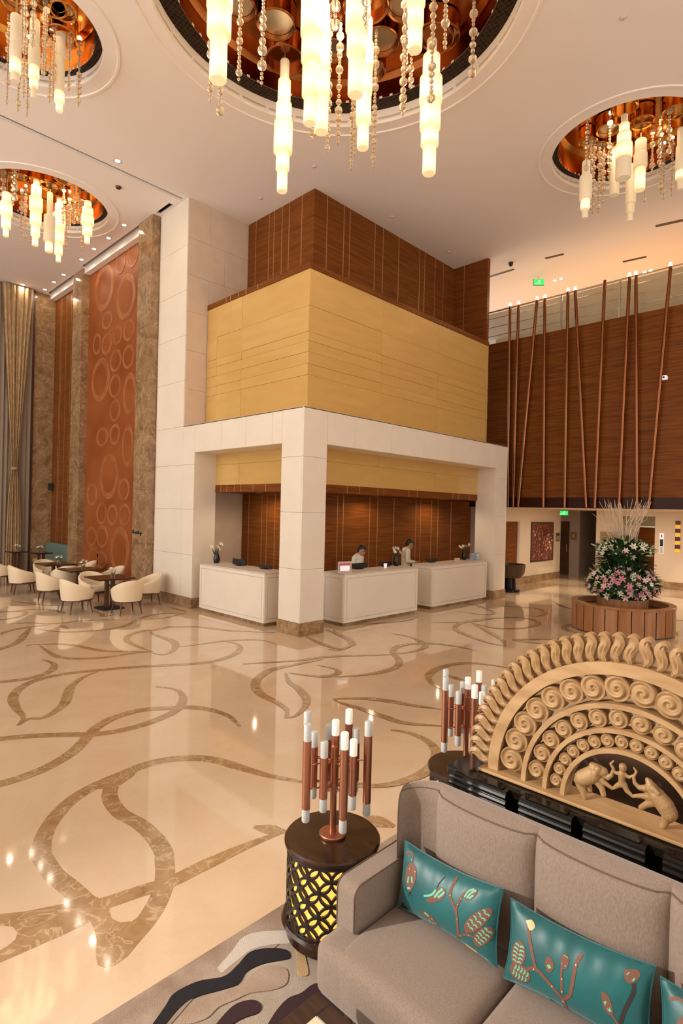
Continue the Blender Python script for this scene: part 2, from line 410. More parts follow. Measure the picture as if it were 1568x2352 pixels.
def area(name, loc, size, power, color=(1, 0.85, 0.65), rot=(0, 0, 0), shape='DISK'):
    L = bpy.data.lights.new(name, 'AREA'); L.shape = shape; L.size = size; L.energy = power; L.color = color
    o = bpy.data.objects.new(name, L); COL.objects.link(o); o.location = loc; o.rotation_euler = rot; return o
# ------------------------------------------------------------------ floor and its inlaid marble lines
XW, YW, XE, YE = -6.0, -7.0, 28.0, 22.2
floor = struct('floor', G().box(XW, XE, YW, YE, -0.2, 0.0), 'floor', 'polished cream marble lobby floor')
_iz = [0.0008]
def inlay(pts, wd=0.105, t0=True, t1=True):
    """pts are photo pixels on the floor; makes one ribbon of brown marble set in the floor"""
    P = [onz(p[0], p[1], 0.0)[:2] for p in pts]
    P = [np.array(p) for p in smoothpts(P, 7)]
    L = np.cumsum([0] + [np.linalg.norm(P[i + 1] - P[i]) for i in range(len(P) - 1)]); tot = L[-1]
    g = G(); vs = []; z = _iz[0]; _iz[0] += 0.00012
    for i, p in enumerate(P):
        d = P[min(i + 1, len(P) - 1)] - P[max(i - 1, 0)]; d = d / (np.linalg.norm(d) + 1e-9); nrm = np.array([-d[1], d[0]])
        s = 1.0; tp = min(0.9, tot * 0.4)
        if t0: s = min(s, 0.28 + 0.72 * min(1, L[i] / tp))
        if t1: s = min(s, 0.28 + 0.72 * min(1, (tot - L[i]) / tp))
        h = wd * s / 2
        vs += [(p[0] + nrm[0] * h, p[1] + nrm[1] * h, z), (p[0] - nrm[0] * h, p[1] - nrm[1] * h, z)]
    g.add(vs, [(2 * i, 2 * i + 1, 2 * i + 3, 2 * i + 2) for i in range(len(P) - 1)])
    o = obj('inlay', g, 'inlay', floor)
    for v in o.data.polygons:
        pass
    if o.data.polygons[0].normal.z < 0: o.data.flip_normals()
def inlay_poly(pts):
    P = [onz(p[0], p[1], 0.0)[:2] for p in pts]; z = _iz[0]; _iz[0] += 0.00012
    me = plate([tuple(p) for p in P], [], 0.0006, lambda u, v, w_: (u, v, z - 0.0006 + w_))
    link('inlay', me, 'inlay', floor)
A = lambda p: crop(p, 0, 1380, 0.5102)
Bc = lambda p: crop(p, 0, 1380, 0.2679)
Cc = lambda p: crop(p, 0, 1900, 0.29337)
Dc = lambda p: crop(p, 780, 1380, 0.5026)
inlay(A([(1420,822),(1340,812),(1200,785),(1080,750),(980,720),(880,708),(760,715),(650,740),(540,785),(430,832),(330,892),(250,970),(198,1060),(186,1140)]) + Cc([(345,260),(420,370),(540,470),(650,570),(740,660)]), 0.125, True, False)
inlay(A([(520,800),(500,840),(495,890),(540,955),(620,1000),(690,1060),(735,1130)]) + Cc([(1285,250),(1292,360),(1275,480),(1215,620),(1120,760),(1000,890)]), 0.125, False, False)
inlay_poly(Cc([(1240,480),(1325,470),(1250,650),(1130,850),(1000,1010),(900,1082),(820,1102),(765,1080),(750,1010),(755,880),(735,790),(705,735),(640,700),(850,650),(875,715),(940,747),(1030,738),(1100,690),(1150,615),(1185,535)]))
inlay(Cc([(500,690),(700,630),(880,575),(1100,500),(1340,425)]) + A([(900,1200),(1060,1125),(1180,1075),(1290,1035)]), 0.115, False, True)
inlay_poly(Cc([(-60,690),(0,680),(200,660),(500,600),(640,568),(760,545),(860,645),(700,740),(500,840),(250,950),(0,1060),(-60,1085),(-60,985),(0,965),(60,930),(120,880),(137,830),(100,780),(0,768),(-60,772)]))
inlay_poly(A([(430,815),(560,760),(640,735),(600,790),(535,835),(520,880),(480,870),(470,845),(400,850),(330,905)]))
inlay(A([(1140,1018),(1200,1027),(1290,1043)]), 0.12)
inlay([(820,1880), (845,1884), (873,1889), (905,1899)], 0.16)
inlay(A([(-80,628),(0,622),(150,608),(300,603),(400,602),(500,592),(620,565),(720,530),(790,495),(822,455),(818,420),(780,397),(700,387)]), 0.12, False)
inlay(A([(-60,840),(0,825),(100,795),(200,755),(300,700),(360,650),(400,605),(450,560),(530,520),(640,492),(760,483),(860,480),(950,492),(1030,520),(1080,568)]), 0.125, False)
inlay(A([(80,562),(130,532),(190,528),(245,500),(290,462),(305,420),(325,380),(380,342),(440,318)]), 0.125)
inlay(A([(82,560),(105,525),(72,482),(58,440),(82,400),(150,362),(250,336),(350,322),(450,312),(560,302),(700,293),(850,285),(960,272),(1040,248),(1080,220),(1068,195),(1010,182)]), 0.12)
inlay(A([(800,208),(900,196),(1000,182),(1130,175),(1200,182),(1250,200)]), 0.10)
inlay(A([(185,265),(225,275),(245,292),(220,320),(150,345),(80,357),(0,366),(-60,370)]), 0.12, True, False)
inlay(Bc([(225,385),(330,374),(500,370),(640,382),(780,412),(900,430),(1080,436),(1300,436)]), 0.11)
inlay(Bc([(340,388),(420,440),(500,480),(640,495),(820,492),(960,478),(1100,455),(1310,436)]), 0.11)
inlay(Bc([(1310,440),(1200,400),(1105,355),(1085,320),(1130,285),(1230,258),(1330,248),(1450,225)]) + A([(800,117),(900,118),(1050,135),(1240,143)]), 0.11)
inlay(Bc([(1290,250),(1310,285),(1400,315),(1480,345),(1505,380),(1480,430),(1400,462),(1310,450)]), 0.13)
inlay(Bc([(50,200),(250,190),(400,195),(540,190),(650,175),(850,165),(1000,163),(1150,167)]), 0.09)
inlay(Bc([(330,243),(500,265),(700,262),(900,247),(1050,222),(1130,190),(1200,152),(1300,122),(1430,108),(1600,110)]), 0.11)
inlay(Bc([(1240,160),(1400,150),(1480,130),(1590,110)]), 0.07)
inlay(Bc([(-60,310),(0,285),(100,250),(230,228),(330,215),(430,204)]), 0.11, False)
inlay(Bc([(270,222),(215,285),(170,340),(100,380),(0,412),(-60,430)]), 0.13, True, False)
inlay(Bc([(525,205),(545,225),(590,243)]), 0.12)
inlay(Bc([(-60,100),(0,97),(150,88),(222,98),(190,125),(100,150),(0,163),(-60,172)]), 0.10, False, False)
inlay(Bc([(130,85),(250,75),(400,72),(470,80),(515,102)]), 0.10)
inlay(Bc([(100,0),(200,15),(350,33),(480,40),(700,38)]), 0.09)
inlay(Bc([(790,85),(870,110),(880,135),(1000,115)]), 0.10)
inlay(Bc([(1430,50),(1530,75),(1600,95)]), 0.09)
inlay(A([(1090,285),(1200,278),(1350,268),(1440,256)]) + Dc([(0,253),(120,250),(240,246)]), 0.10)
inlay(A([(1450,265),(1330,287),(1220,312),(1160,352),(1150,390),(1180,425),(1240,455),(1290,492),(1285,528)]), 0.125)
inlay(A([(1285,528),(1330,518),(1370,480),(1378,440),(1342,395),(1300,365),(1285,325)]), 0.115)
inlay(A([(1300,325),(1450,342),(1520,327),(1505,307),(1430,290)]), 0.10)
inlay(Dc([(-60,130),(0,160),(45,182),(48,205),(0,226),(-50,222)]), 0.11)
inlay(Dc([(240,150),(320,165),(375,190),(390,207),(360,225),(290,240),(245,237)]), 0.11)
inlay(Dc([(625,228),(520,207),(420,195),(330,197),(260,212),(243,238),(270,270),(262,300),(200,325),(100,340),(0,347),(-60,344)]), 0.115)
inlay(Dc([(800,312),(650,288),(540,288),(450,310),(405,345),(430,385),(500,412)]), 0.125)
inlay(Dc([(470,335),(520,350),(580,372)]), 0.11)
inlay(Dc([(-30,450),(50,447),(150,450),(260,465),(340,480),(460,496)]), 0.11)
inlay(Dc([(-30,452),(30,475),(100,495),(200,530),(300,560),(470,573)]), 0.11)
inlay([(897,1677), (940,1684), (985,1705), (1003,1735), (978,1773), (905,1801), (835,1806), (780,1800)], 0.12)
inlay(Dc([(415,98),(500,99),(600,96),(700,82)]), 0.09)
inlay(Dc([(760,207),(690,195),(600,165),(530,132),(540,108),(600,92),(720,78),(840,78),(905,97),(890,115),(800,127),(690,122),(600,100)]), 0.115)
inlay(Dc([(755,210),(745,182),(680,142),(610,108)]), 0.12)
inlay(Dc([(560,10),(640,25),(690,45),(700,60),(640,62),(540,48)]), 0.10)
inlay(Dc([(850,70),(910,70),(942,55),(900,35),(800,28),(700,20)]), 0.10)
inlay(Dc([(1120,100),(1045,110),(1028,128),(1090,150),(1170,166)]), 0.12)
inlay(Dc([(1060,176),(950,176),(800,179),(860,190),(980,202)]), 0.10)
inlay(Dc([(360,72),(300,90),(150,105),(50,110)]), 0.10)
inlay(A([(1375,160),(1450,195),(1530,217),(1590,200)]), 0.11)
inlay(A([(1500,130),(1520,150),(1570,172),(1600,200)]), 0.12)
inlay(Dc([(1440,85),(1568,90),(1640,95)]), 0.09)
inlay(Dc([(970,0),(1030,30),(1100,42)]), 0.09)

# ------------------------------------------------------------------ ceiling with the chandelier wells and the cove slots
CH = {'grand': (5.80, 6.03, 2.76), 'east': (12.257, 4.014, 1.47), 'lounge': (4.848, 15.421, 1.48), 'entry': (2.72, 10.10, 1.25)}
holes = [circ(*c) for c in CH.values()]
slots = [rect(XW + .3, 7.10, 12.55, 12.69), rect(6.94, 7.09, 13.0, 13.74), rect(6.94, 7.10, 14.56, 18.62), rect(7.02, 7.18, 19.40, 21.95)]
ceiling = link('ceiling', plate(rect(XW, 24.0, YW, YE), holes + slots, 0.12, lambda u, v, w_: (u, v, ZC + w_)), 'plaster')
tag(ceiling, 'smooth pale plaster ceiling of the hall', kind='structure')
for s in slots:
    x0, y0, x1, y1 = s[0][0], s[0][1], s[2][0], s[2][1]
    g = G().box(x0 - .05, x1 + .05, y0 - .05, y1 + .05, ZC + .40, ZC + .43)
    g.box(x0 - .05, x0, y0 - .05, y1 + .05, ZC + .12, ZC + .40).box(x1, x1 + .05, y0 - .05, y1 + .05, ZC + .12, ZC + .40)
    g.box(x0, x1, y0 - .05, y0, ZC + .12, ZC + .40).box(x0, x1, y1, y1 + .05, ZC + .12, ZC + .40)
    obj('cove_slot', g, 'black', ceiling)
for k, (cx, cy, r) in CH.items():
    big = r > 2
    hw, ring = (0.27, 0.29) if big else (0.20, 0.12)
    top = ZC + (0.66 if big else 0.72)
    g = G().lathe([(r + .05, .12), (r + .05, hw + .04), (r - ring, hw + .04), (r - ring, hw), (r, hw), (r, .0)], 96, (cx, cy, ZC), cap=False)
    well = obj('ceiling_well', g, 'plaster', ceiling, 30)
    obj('moulding_ring', G().lathe([(r + .22, 0.0), (r + .23, -.02), (r + .27, -.02), (r + .28, 0.0)], 96, (cx, cy, ZC), cap=False), 'plaster', ceiling, 30)
    obj('mosaic_band', G().lathe([(r - .002, hw - .004), (r - ring, hw - .004)], 96, (cx, cy, ZC), cap=False), 'mosaic', ceiling)

def spot(name, loc, power, ang, color=(1, .78, .48), blend=.6):
    L = bpy.data.lights.new(name, 'SPOT'); L.energy = power; L.spot_size = math.radians(ang); L.spot_blend = blend; L.color = color; L.shadow_soft_size = 0.0
    o = bpy.data.objects.new(name, L); COL.objects.link(o); o.location = loc; return o
# small ceiling fittings
def downlight(x, y, z=ZC, r=0.055, power=0, label='round recessed downlight', spread=None):
    t = thing('downlight', label, 'downlight', (x, y, z), group='recessed downlights')
    obj('trim_ring', G().lathe([(r, 0), (r + .02, -.008), (r + .03, 0)], 16, cap=False), 'steel', t)
    obj('lens', G().lathe([(0, -.004), (r, -.004)], 16, cap=False), 'spot_lens' if z > 5 else 'soft_lens', t)
    if power:
        area('downlight_lamp', (x, y, z - .03), 0.07, power, (1.0, 0.82, 0.6))
    return t
for i, p in enumerate([(285,517), (249,547), (216,572), (187,596), (146,631), (124,648), (103,665), (52,654)]):
    q = onz(*p, ZC); downlight(q[0], q[1], power=5, label=['first', 'second', 'third', 'fourth', 'fifth', 'sixth', 'seventh', 'last'][i] + ' downlight from the white wall in the row along the marble pilasters' if i < 7 else 'downlight in front of the gathered curtain')
q = onz(270, 370, ZC); downlight(q[0], q[1], power=6, label='lone bright downlight beside the dark ceiling slot')
q = onz(272, 429, ZC)
tag(obj('ceiling_sensor', G().lathe([(0, -.05), (.05, -.045), (.07, 0)], 16, (q[0], q[1], ZC)), 'bronze', smooth=True), 'small dark sensor dome on the ceiling near the slot', 'sensor')
for p in [(721,382), (598,455), (900,497), (1030,578), (1430,40)]:
    q = onz(*p, ZC); tag(obj('sprinkler', G().lathe([(0, -.03), (.03, -.028), (.045, 0)], 14, (q[0], q[1], ZC)), 'frame_grey', smooth=True), 'tiny pale sprinkler head on the white ceiling', 'sprinkler', 'ceiling sprinklers')

# ------------------------------------------------------------------ unseen walls behind the camera: windows laid out to steer the daylight
win = []
yy = 3.6
while yy < YE - 3.2:
    win.append(rect(yy, yy + 3.3, 0.15, 9.7)); yy += 3.5
link('wall_west', plate(rect(YW, YE, 0, ZC + .12), win, 0.3, lambda u, v, w_: (XW - w_, u, v)), 'wall_cream')['kind'] = 'structure'
win = []
xx = XW + 1.0
while xx < 15.6 - 3.0:
    win.append(rect(xx, xx + 2.0, 0.15, 9.7)); xx += 3.5
link('wall_south', plate(rect(XW, 24.0, 0, ZC + .12), win, 0.3, lambda u, v, w_: (u, YW - w_, v)), 'wall_cream')['kind'] = 'structure'

# ------------------------------------------------------------------ white stone portal of the reception
FT, LB = 4.375, 3.71          # frame top, lintel bottom
T = 0.03
core = G()
core.box(X0 + T, 7.75, Y0 + T, 8.64, 0, FT - .02)                     # corner pillar
core.box(X0 + T, 7.73, 8.64, 11.86, LB, FT - .02)                     # lintel toward the lounge
core.box(X0 + T, 7.73, 11.86, 13.76, 0, FT - .02).box(X0 + T, 7.73, 12.44, 13.76, FT - .02, ZC)                           # wall end
core.box(7.75, 14.40, Y0 + T, 8.60, LB, FT - .02)                     # lintel over the long desk side
core.box(14.40, 15.03, Y0 + T, 8.64, 0, FT - .02)                     # end leg
portal = struct('wall_portal', core, 'white_stone', 'white stone clad portal around the reception')
GAP = 0.005
def slab_x(y0, y1, z0, z1, mat='white_stone'):
    obj('stone_panel', G().cbox(X0, X0 + T + .002, y0 + GAP / 2, y1 - GAP / 2, z0 + GAP / 2, z1 - GAP / 2, .002), mat, portal)
def slab_y(x0, x1, z0, z1, mat='white_stone', y=Y0):
    obj('stone_panel', G().cbox(x0 + GAP / 2, x1 - GAP / 2, y, y + T + .002, z0 + GAP / 2, z1 - GAP / 2, .002), mat, portal)
PZ = [.25, 1.27, 2.36, 3.43, FT]
for a, b in zip(PZ, PZ[1:]):
    slab_x(Y0 + T, 8.64, a, b); slab_y(X0, 7.75, a, b); slab_y(14.40, 15.03, a, b)
ys = [8.64, 8.95, 9.85, 10.75, 11.86]
for a, b in zip(ys, ys[1:]): slab_x(a, b, LB, FT)
xs = [7.75, 8.55, 9.75, 10.95, 12.15, 13.35, 14.40]
for a, b in zip(xs, xs[1:]): slab_y(a, b, LB, FT)
zz = [.25, 1.27, 2.36, 3.43, FT, 5.5, 6.6, 7.7, 8.8, ZC]
for a, b in zip(zz, zz[1:]):
    if b <= FT + .01: slab_x(11.86, 12.40, a, b)
    slab_x(12.40, 13.76, a, b)
obj('portal_coping', G().box(X0, 7.73, Y0, 12.39, FT - .02, FT).box(7.73, 15.03, Y0, 8.64, FT - .02, FT), 'white_stone', portal)
bs = G().box(X0 - .015, 7.765, Y0 - .015, 8.655, 0, .25).box(14.385, 15.045, Y0 - .015, 8.655, 0, .25).box(X0 - .015, 7.735, 11.85, 13.74, 0, .25)
struct('baseboard_portal', bs, 'brown_marble', 'brown marble skirting of the portal')
# beige upper return wall
ret = struct('wall_return', G().box(X0 + .62, 9.2, 12.40 + T, 12.9, 0, ZC).box(X0 + T, X0 + .62, 12.40 + T, 12.9, FT, ZC), 'beige_stone', 'beige stone return wall above the portal')
rows = [FT, 5.3, 6.25, 7.2, 8.1, 9.0, ZC]
for i, (a, b) in enumerate(zip(rows, rows[1:])):
    sp = [X0 + T, 7.75, 8.925] if i % 2 else [X0 + T, 8.2, 8.925]
    for c, d in zip(sp, sp[1:]): obj('stone_panel', G().cbox(c + .002, d - .002, 12.40, 12.40 + T + .002, a + .002, b - .002, .002), 'beige_stone', ret)

# ------------------------------------------------------------------ walnut core with copper strips
CXW, CYW = 8.925, 9.83
corew = struct('wall_core', G().box(CXW, 14.95, CYW, 12.39, 0, ZC).box(14.95, 16.1, CYW, 12.39, 0, 2.8), 'wood', 'walnut veneered reception core wall')
fin = struct('wall_fin', G().box(14.80, 14.93, 8.66, CYW, 7.47, ZC), 'wood', 'projecting walnut fin above the honey glass')
def strip_x(px, y0p, z0, z1, x=CXW):
    q = onx(px, y0p, x); obj('copper_strip', G().box(x - .006, x + .002, q[1] - .010, q[1] + .010, z0, z1), 'copper_strip', corew)
def strip_y(px, y0p, z0, z1, y=CYW):
    q = ony(px, y0p, y); obj('copper_strip', G().box(q[0] - .010, q[0] + .010, y - .006, y + .002, z0, z1), 'copper_strip', corew)
for px in (587.6, 617.4, 629, 647, 663, 692): strip_x(px, 560, 7.5, ZC)
for px in (748, 787, 801, 859, 878, 914.5, 963, 974.7, 998.6, 1018): strip_y(px, 620, 7.5, ZC)
for px in (571, 601, 612.6, 631): strip_x(px, 1200, .9, 2.79)
for px in (774, 787.4, 848, 866, 903.6, 954, 965, 989.7, 1004.7, 1034.8): strip_y(px, 1200, .3, 2.79)
q = onx(1065, 680, 14.80)
obj('copper_strip', G().box(14.794, 14.802, q[1] - .01, q[1] + .01, 7.5, ZC), 'copper_strip', fin)
struct('wall_side', G().box(16.1, 16.2, 9.2, CYW, 0, 2.64), 'wall_grey')

# ------------------------------------------------------------------ honey glass canopy
XG, YG, XGE = 7.73, 8.60, 14.85
GB, GT = 2.96, 7.35
canopy = struct('wall_canopy', G().box(XG + .02, 7.80, YG + .02, 12.38, GB, GT).box(7.80, XGE - .01, YG + .02, 8.70, GB, GT), 'honey_core', 'honey coloured glass canopy over the reception')
struct('ceiling_reception', G().box(7.79, XGE, 8.69, CYW - .01, 2.80, 2.90).box(7.79, CXW - .01, CYW - .01, 12.38, 2.80, 2.90), 'wood')
struct('trim_1', G().box(XG - .02, CXW, YG - .02, 12.38, GT, GT + .12).box(CXW, XGE, YG - .02, CYW, GT, GT + .12), 'wood', 'walnut cap on the glass canopy')
tr2 = struct('trim_2', G().box(XG - .01, XG + .06, YG - .01, 12.38, 2.79, GB).box(XG + .06, XGE, YG - .01, YG + .06, 2.79, GB), 'wood', 'walnut band under the glass canopy')
for px in (508, 522, 539, 554, 582, 611): 
    q = onx(px, 1122, XG); obj('copper_strip', G().box(XG - .015, XG, q[1] - .008, q[1] + .008, 2.79, GB), 'copper_strip', tr2)
for px in (796, 824, 866, 880, 938, 957, 1039, 1052, 1076):
    q = ony(px, 1130, YG); obj('copper_strip', G().box(q[0] - .008, q[0] + .008, YG - .015, YG, 2.79, GB), 'copper_strip', tr2)
for px in (520, 530, 548, 565, 592):
    q = onx(px, 670, XG - .02); obj('copper_strip', G().box(XG - .026, XG - .018, q[1] - .01, q[1] + .01, GT, GT + .12), 'copper_strip', tr2)
zr = [GB, 3.45, 4.35] + [float(onx(709, 400 + y * .4592, XG)[2]) for y in (1000, 945, 885, 830, 785, 655)] + [GT]
zr = sorted(zr)
yc = [YG, float(onx(554, 850, XG)[1]), float(onx(497, 850, XG)[1]), 12.38]
xc = [XG, float(ony(875, 850, YG)[0]), float(ony(1004, 900, YG)[0]), XGE - .12, XGE]
k = 0
for j, (a, b) in enumerate(zip(zr, zr[1:])):
    for i, (c, d) in enumerate(zip(yc, yc[1:])):
        off = .004 * ((i + j) % 2)
        obj('glass_pane', G().cbox(XG - off, XG + .022, c + .002, d - .002, a + .002, b - .002, .002), ('glass_panel', 'glass_panel2')[(i + j) % 2], canopy)
    for i, (c, d) in enumerate(zip(xc, xc[1:])):
        off = .004 * ((i + j + 1) % 2)
        obj('glass_pane', G().cbox(c + .002, d - .002, YG - off, YG + .022, a + .002, b - .002, .002), ('glass_panel', 'glass_panel2')[(i + j + 1) % 2], canopy)
for (px, py, pl) in ((578, 1136, 'x'), (1012, 1148, 'y'), (830, 1140, 'y')):
    q = onz(px, py, 2.79); lx, ly = min(q[0], 14.4), min(q[1], 9.25)
    if pl == 'x': lx, ly = 8.35, 10.9
    downlight(lx, ly, 2.799, .07, label={578: 'soffit downlight over the lounge side reception desk', 1012: 'soffit downlight over the desk with the blue box', 830: 'soffit downlight over the middle reception desk'}[px])
    spot('reception_lamp', (lx, ly, 2.77), 30, 165, (1.0, .72, .42))

# ------------------------------------------------------------------ lounge side: marble pilasters, copper panel, walnut panel, end wall with curtain
def pil(y0, y1, x, xb):
    o = struct('wall_pilaster', G().box(x + .02, xb + .4, y0 + .02, y1 - .02, 0, ZC), 'brown_marble', 'brown marble pilaster beside the lounge')
    n = 7
    for i in range(n):
        a, b = ZC * i / n, ZC * (i + 1) / n
        obj('marble_slab', G().cbox(x, xb + .38, y0, y1, a + .002, b - .002, .003), 'brown_marble', o)
pil(13.78, 14.55, 6.91, 7.2)
pil(18.65, 19.40, 7.02, 7.3)
panel = struct('wall_panel', G().box(7.25, 7.5, 14.55, 18.65, 0, ZC + .2), 'copper_panel', 'tall copper leaf wall panel with oval reliefs')
struct('trim_3', G().box(7.08, 7.26, 14.56, 18.64, 9.80, ZC + .3), 'plaster', 'pale bulkhead over the copper panel')
struct('trim_4', G().box(7.16, 7.40, 19.41, 21.97, 9.80, ZC + .3), 'plaster', 'pale bulkhead over the walnut panel')
ov4 = [(815,960,75,180),(985,1030,75,180),(1040,690,45,110),(945,760,40,90),(840,1215,40,70),(920,1330,35,75),(1010,1290,45,85),(835,1400,38,85),(760,1400,30,85),(905,1530,45,90),(1005,1500,45,95),(785,1680,70,170),(900,1730,45,95),(1015,1790,50,165),(900,1920,42,90)]
ov5 = [(800,150,45,75),(900,130,40,85),(1000,220,45,170),(850,460,70,180),(970,560,45,90),(880,760,40,85),(975,760,45,90),(795,750,40,90),(720,600,40,90),(935,1040,75,190),(800,930,45,90),(715,930,40,80),(795,1110,40,70),(730,1100,45,90)]
XP = 7.25
for (cx, cy, rx, ry), oy in [(o, 380) for o in ov4] + [(o, 960) for o in ov5]:
    px, py = cx * .29337, oy + cy * .29337
    c = onx(px, py, XP); a = abs(onx(px - rx * .29337, py, XP)[1] - onx(px + rx * .29337, py, XP)[1]) / 2; b = abs(onx(px, py - ry * .29337, XP)[2] - onx(px, py + ry * .29337, XP)[2]) / 2
    n = 30; g = G(); g2 = G(); vs = []
    lim = lambda v: min(18.63, max(14.57, v))
    for i in range(n):
        t = 2 * PI * i / n
        for f, dx in ((1.0, 0.0), (.975, -.014), (.74, -.014), (.70, -.006)):
            vs.append((XP + dx, lim(c[1] + a * f * math.cos(t)), c[2] + b * f * math.sin(t)))
    g.add(vs, [(4 * i + k2, 4 * ((i + 1) % n) + k2, 4 * ((i + 1) % n) + k2 + 1, 4 * i + k2 + 1) for i in range(n) for k2 in range(3)])
    o = obj('oval_relief', g, 'copper_ring', panel, 30)
    obj('oval_disc', G().prism([(lim(c[1] + a * .71 * math.cos(2 * PI * i / n)), c[2] + b * .71 * math.sin(2 * PI * i / n)) for i in range(n)], 0, .012, lambda u, v, w_: (XP - w_, u, v)), 'copper_panel', o)
wp = struct('wall_walnut', G().box(7.35, 7.6, 19.40, 22.0, 0, ZC), 'wood', 'walnut panelled wall beside the curtain')
for yv in (19.8, 20.25, 20.4, 20.85, 21.3, 21.42): obj('copper_strip', G().box(7.343, 7.352, yv - .012, yv + .012, 0, ZC), 'copper_strip', wp)
ew = struct('wall_end', G().box(6.67, 7.6, 21.98, 22.2, 0, ZC), 'brown_marble', 'brown marble end wall')
for i in range(8): obj('marble_slab', G().cbox(6.66, 7.36, 21.965, 21.99, ZC * i / 8 + .002, ZC * (i + 1) / 8 - .002, .003), 'brown_marble', ew)
struct('wall_north', G().box(XW, 6.6, 22.0, 22.2, 0, ZC), 'wood_dark', 'dark wall behind the curtains')
struct('trim_5', G().box(6.60, 6.67, 21.93, 22.2, 0, ZC), 'wood_dark', 'dark post beside the curtain')
struct('wall_back', G().box(XW, X0, 22.2, 22.4, 0, ZC), 'wood_dark')
# ceiling rail and drapes
def drape(name, label, x0f, folds, amp, y, mat, group=None, zt=ZC - .05):
    nu, nv = folds * 8, 40
    def fn(u, v):
        z = zt * (1 - v) + .02 * v
        a, b = x0f(z); ph = 2 * PI * folds * u
        d = amp * (0.6 + 0.4 * math.sin(ph * .37 + 1)) * math.sin(ph)
        return (a + (b - a) * u, y + d, z)
    o = obj(name, G().grid(fn, nu, nv), mat, smooth=60)
    return tag(o, label, 'curtain', group)
def gathered(z):
    c = 6.06 - .03 * (z / 9)
    if z > 3.6: hw = .10 + .40 * ((z - 3.6) / 6.3) ** 1.0
    else: hw = .10 + .16 * (1 - math.exp(-(3.6 - z) * .9))
    return (c - hw, c + hw)
drape('curtain', 'gold striped curtain gathered at its waist by a tieback', gathered, 7, .05, 21.72, 'curtain')
drape('sheer_curtain', 'brown sheer curtain hanging flat behind the gathered gold one', lambda z: (4.6, 6.58), 14, .03, 21.86, 'sheer')
tag(obj('curtain_tieback', G().lathe([(.10, -.05), (.125, 0), (.10, .05)], 16, (6.05, 21.72, 3.6), cap=False), 'curtain'), 'narrow tieback band around the gathered curtain', 'tieback')

# ------------------------------------------------------------------ walnut mezzanine front, glass railing, copper poles
XF = 16.0
FB, FTZ, RT = 2.64, 7.78, 8.85
fascia = struct('wall_mezzanine', G().box(XF, XF + .3, YW, 12.4, FB + .30, FTZ), 'wood', 'walnut front of the mezzanine')
struct('trim_6', G().box(XF - .01, XF + .3, YW, 12.4, FB, FB + .30), 'band', 'dark polished copper band under the mezzanine front')
struct('floor_mezzanine', G().box(XF + .3, 24, YW, 12.4, 7.4, 7.6), 'wall_cream')
struct('wall_mezzanine_back', G().box(22.0, 22.2, YW, 12.4, 7.6, ZC), 'wall_cream')
struct('ceiling_lobby', G().box(XF + .3, 28, YW, 12.4, FB, FB + .1), 'wall_cream')
rail = thing('glass_railing', 'glass railing with slim bars along the mezzanine edge', 'railing', (XF + .12, 0, FTZ))
obj('top_rail', G().box(-.03, .03, YW, 12.3, RT - FTZ - .04, RT - FTZ), 'steel', rail)
for i, z in enumerate((.28, .56, .84)): obj('rail_bar', G().box(-.008, .008, YW, 12.3, z - .008, z + .008), 'steel', rail)
yv = 11.8
while yv > YW + .2:
    obj('baluster', G().box(-.02, .02, yv - .02, yv + .02, 0, RT - FTZ - .04), 'steel', rail)
    obj('glass_pane', G().box(.020, .030, yv - 1.58, yv - .02, .02, RT - FTZ - .06), 'rail_glass', rail); yv -= 1.6
pb = [(1165.7,1158),(1178,1157),(1189.6,1157),(1247.8,1159),(1296.4,1159),(1346,1160.6),(1365.7,1160),(1421,1157),(1462.7,1157),(1489.6,1154)]
pt = [(1171,704),(1190.5,700),(1233,689),(1250.8,685),(1304,670),(1320.6,667),(1388.7,644),(1445,635.6),(1460,632),(1539.4,612)]
for i, (a, b) in enumerate(zip(pb, pt)):
    p = onx(a[0], a[1], XF - .10); q_ = onx(b[0], b[1], XF - .22)
    p[2] = FB + .01
    nth = ['first', 'second', 'third', 'fourth', 'fifth', 'sixth', 'seventh', 'eighth', 'ninth', 'tenth'][i]
    lb = ('straight' if i in (0, 1, 3, 4, 8) else 'leaning') + ' copper pole, ' + nth + ' from the portal leg, ' + ('with an unlit tip' if i == 6 else 'with a lit tip')
    t = thing('copper_pole', lb, 'pole', tuple(p), group='copper poles on the mezzanine front')
    d = Vector(q_) - Vector(p)
    obj('pole_shaft', G().tube([(0, 0, 0), d * .33, d * .66, d], .042, 14), 'copper', t, 40)
    obj('mounting_stub', G().tube([d * .5, d * .5 + Vector((.16, 0, 0))], .012, 8), 'copper', t)
    if i != 6: obj('lamp_tip', G().lathe([(0, .11), (.03, .10), (.042, .05), (.042, .0)], 12, tuple(d)), 'bulb', t, True)
area('mezzanine_cove_lamp', (18.3, 5.0, 7.75), 2.2, 22, (1.0, .46, .15), (PI, 0, 0), 'SQUARE')
area('mezzanine_cove_lamp', (18.3, 8.6, 7.75), 2.0, 15, (1.0, .46, .15), (PI, 0, 0), 'SQUARE')
area('mezzanine_cove_lamp', (18.3, 1.5, 7.75), 2.2, 22, (1.0, .46, .15), (PI, 0, 0), 'SQUARE')
def vent(p0, p1, wd, label):
    a, b = onz(*p0, ZC), onz(*p1, ZC); d = Vector(b) - Vector(a); n = Vector((-d.y, d.x, 0)).normalized() * wd / 2
    t = thing('ceiling_vent', label, 'vent', tuple(a), group='slot vents')
    vs = [n, d + n, d - n, -n]
    obj('grille', G().prism([(v.x, v.y) for v in vs], -.012, -.002), 'bronze', t)
    m = d.normalized() * .03
    obj('frame', G().prism([(v.x, v.y) for v in (n * 1.3 - m, d + n * 1.3 + m, d - n * 1.3 + m, -n * 1.3 - m)], -.004, 0), 'plaster', t)
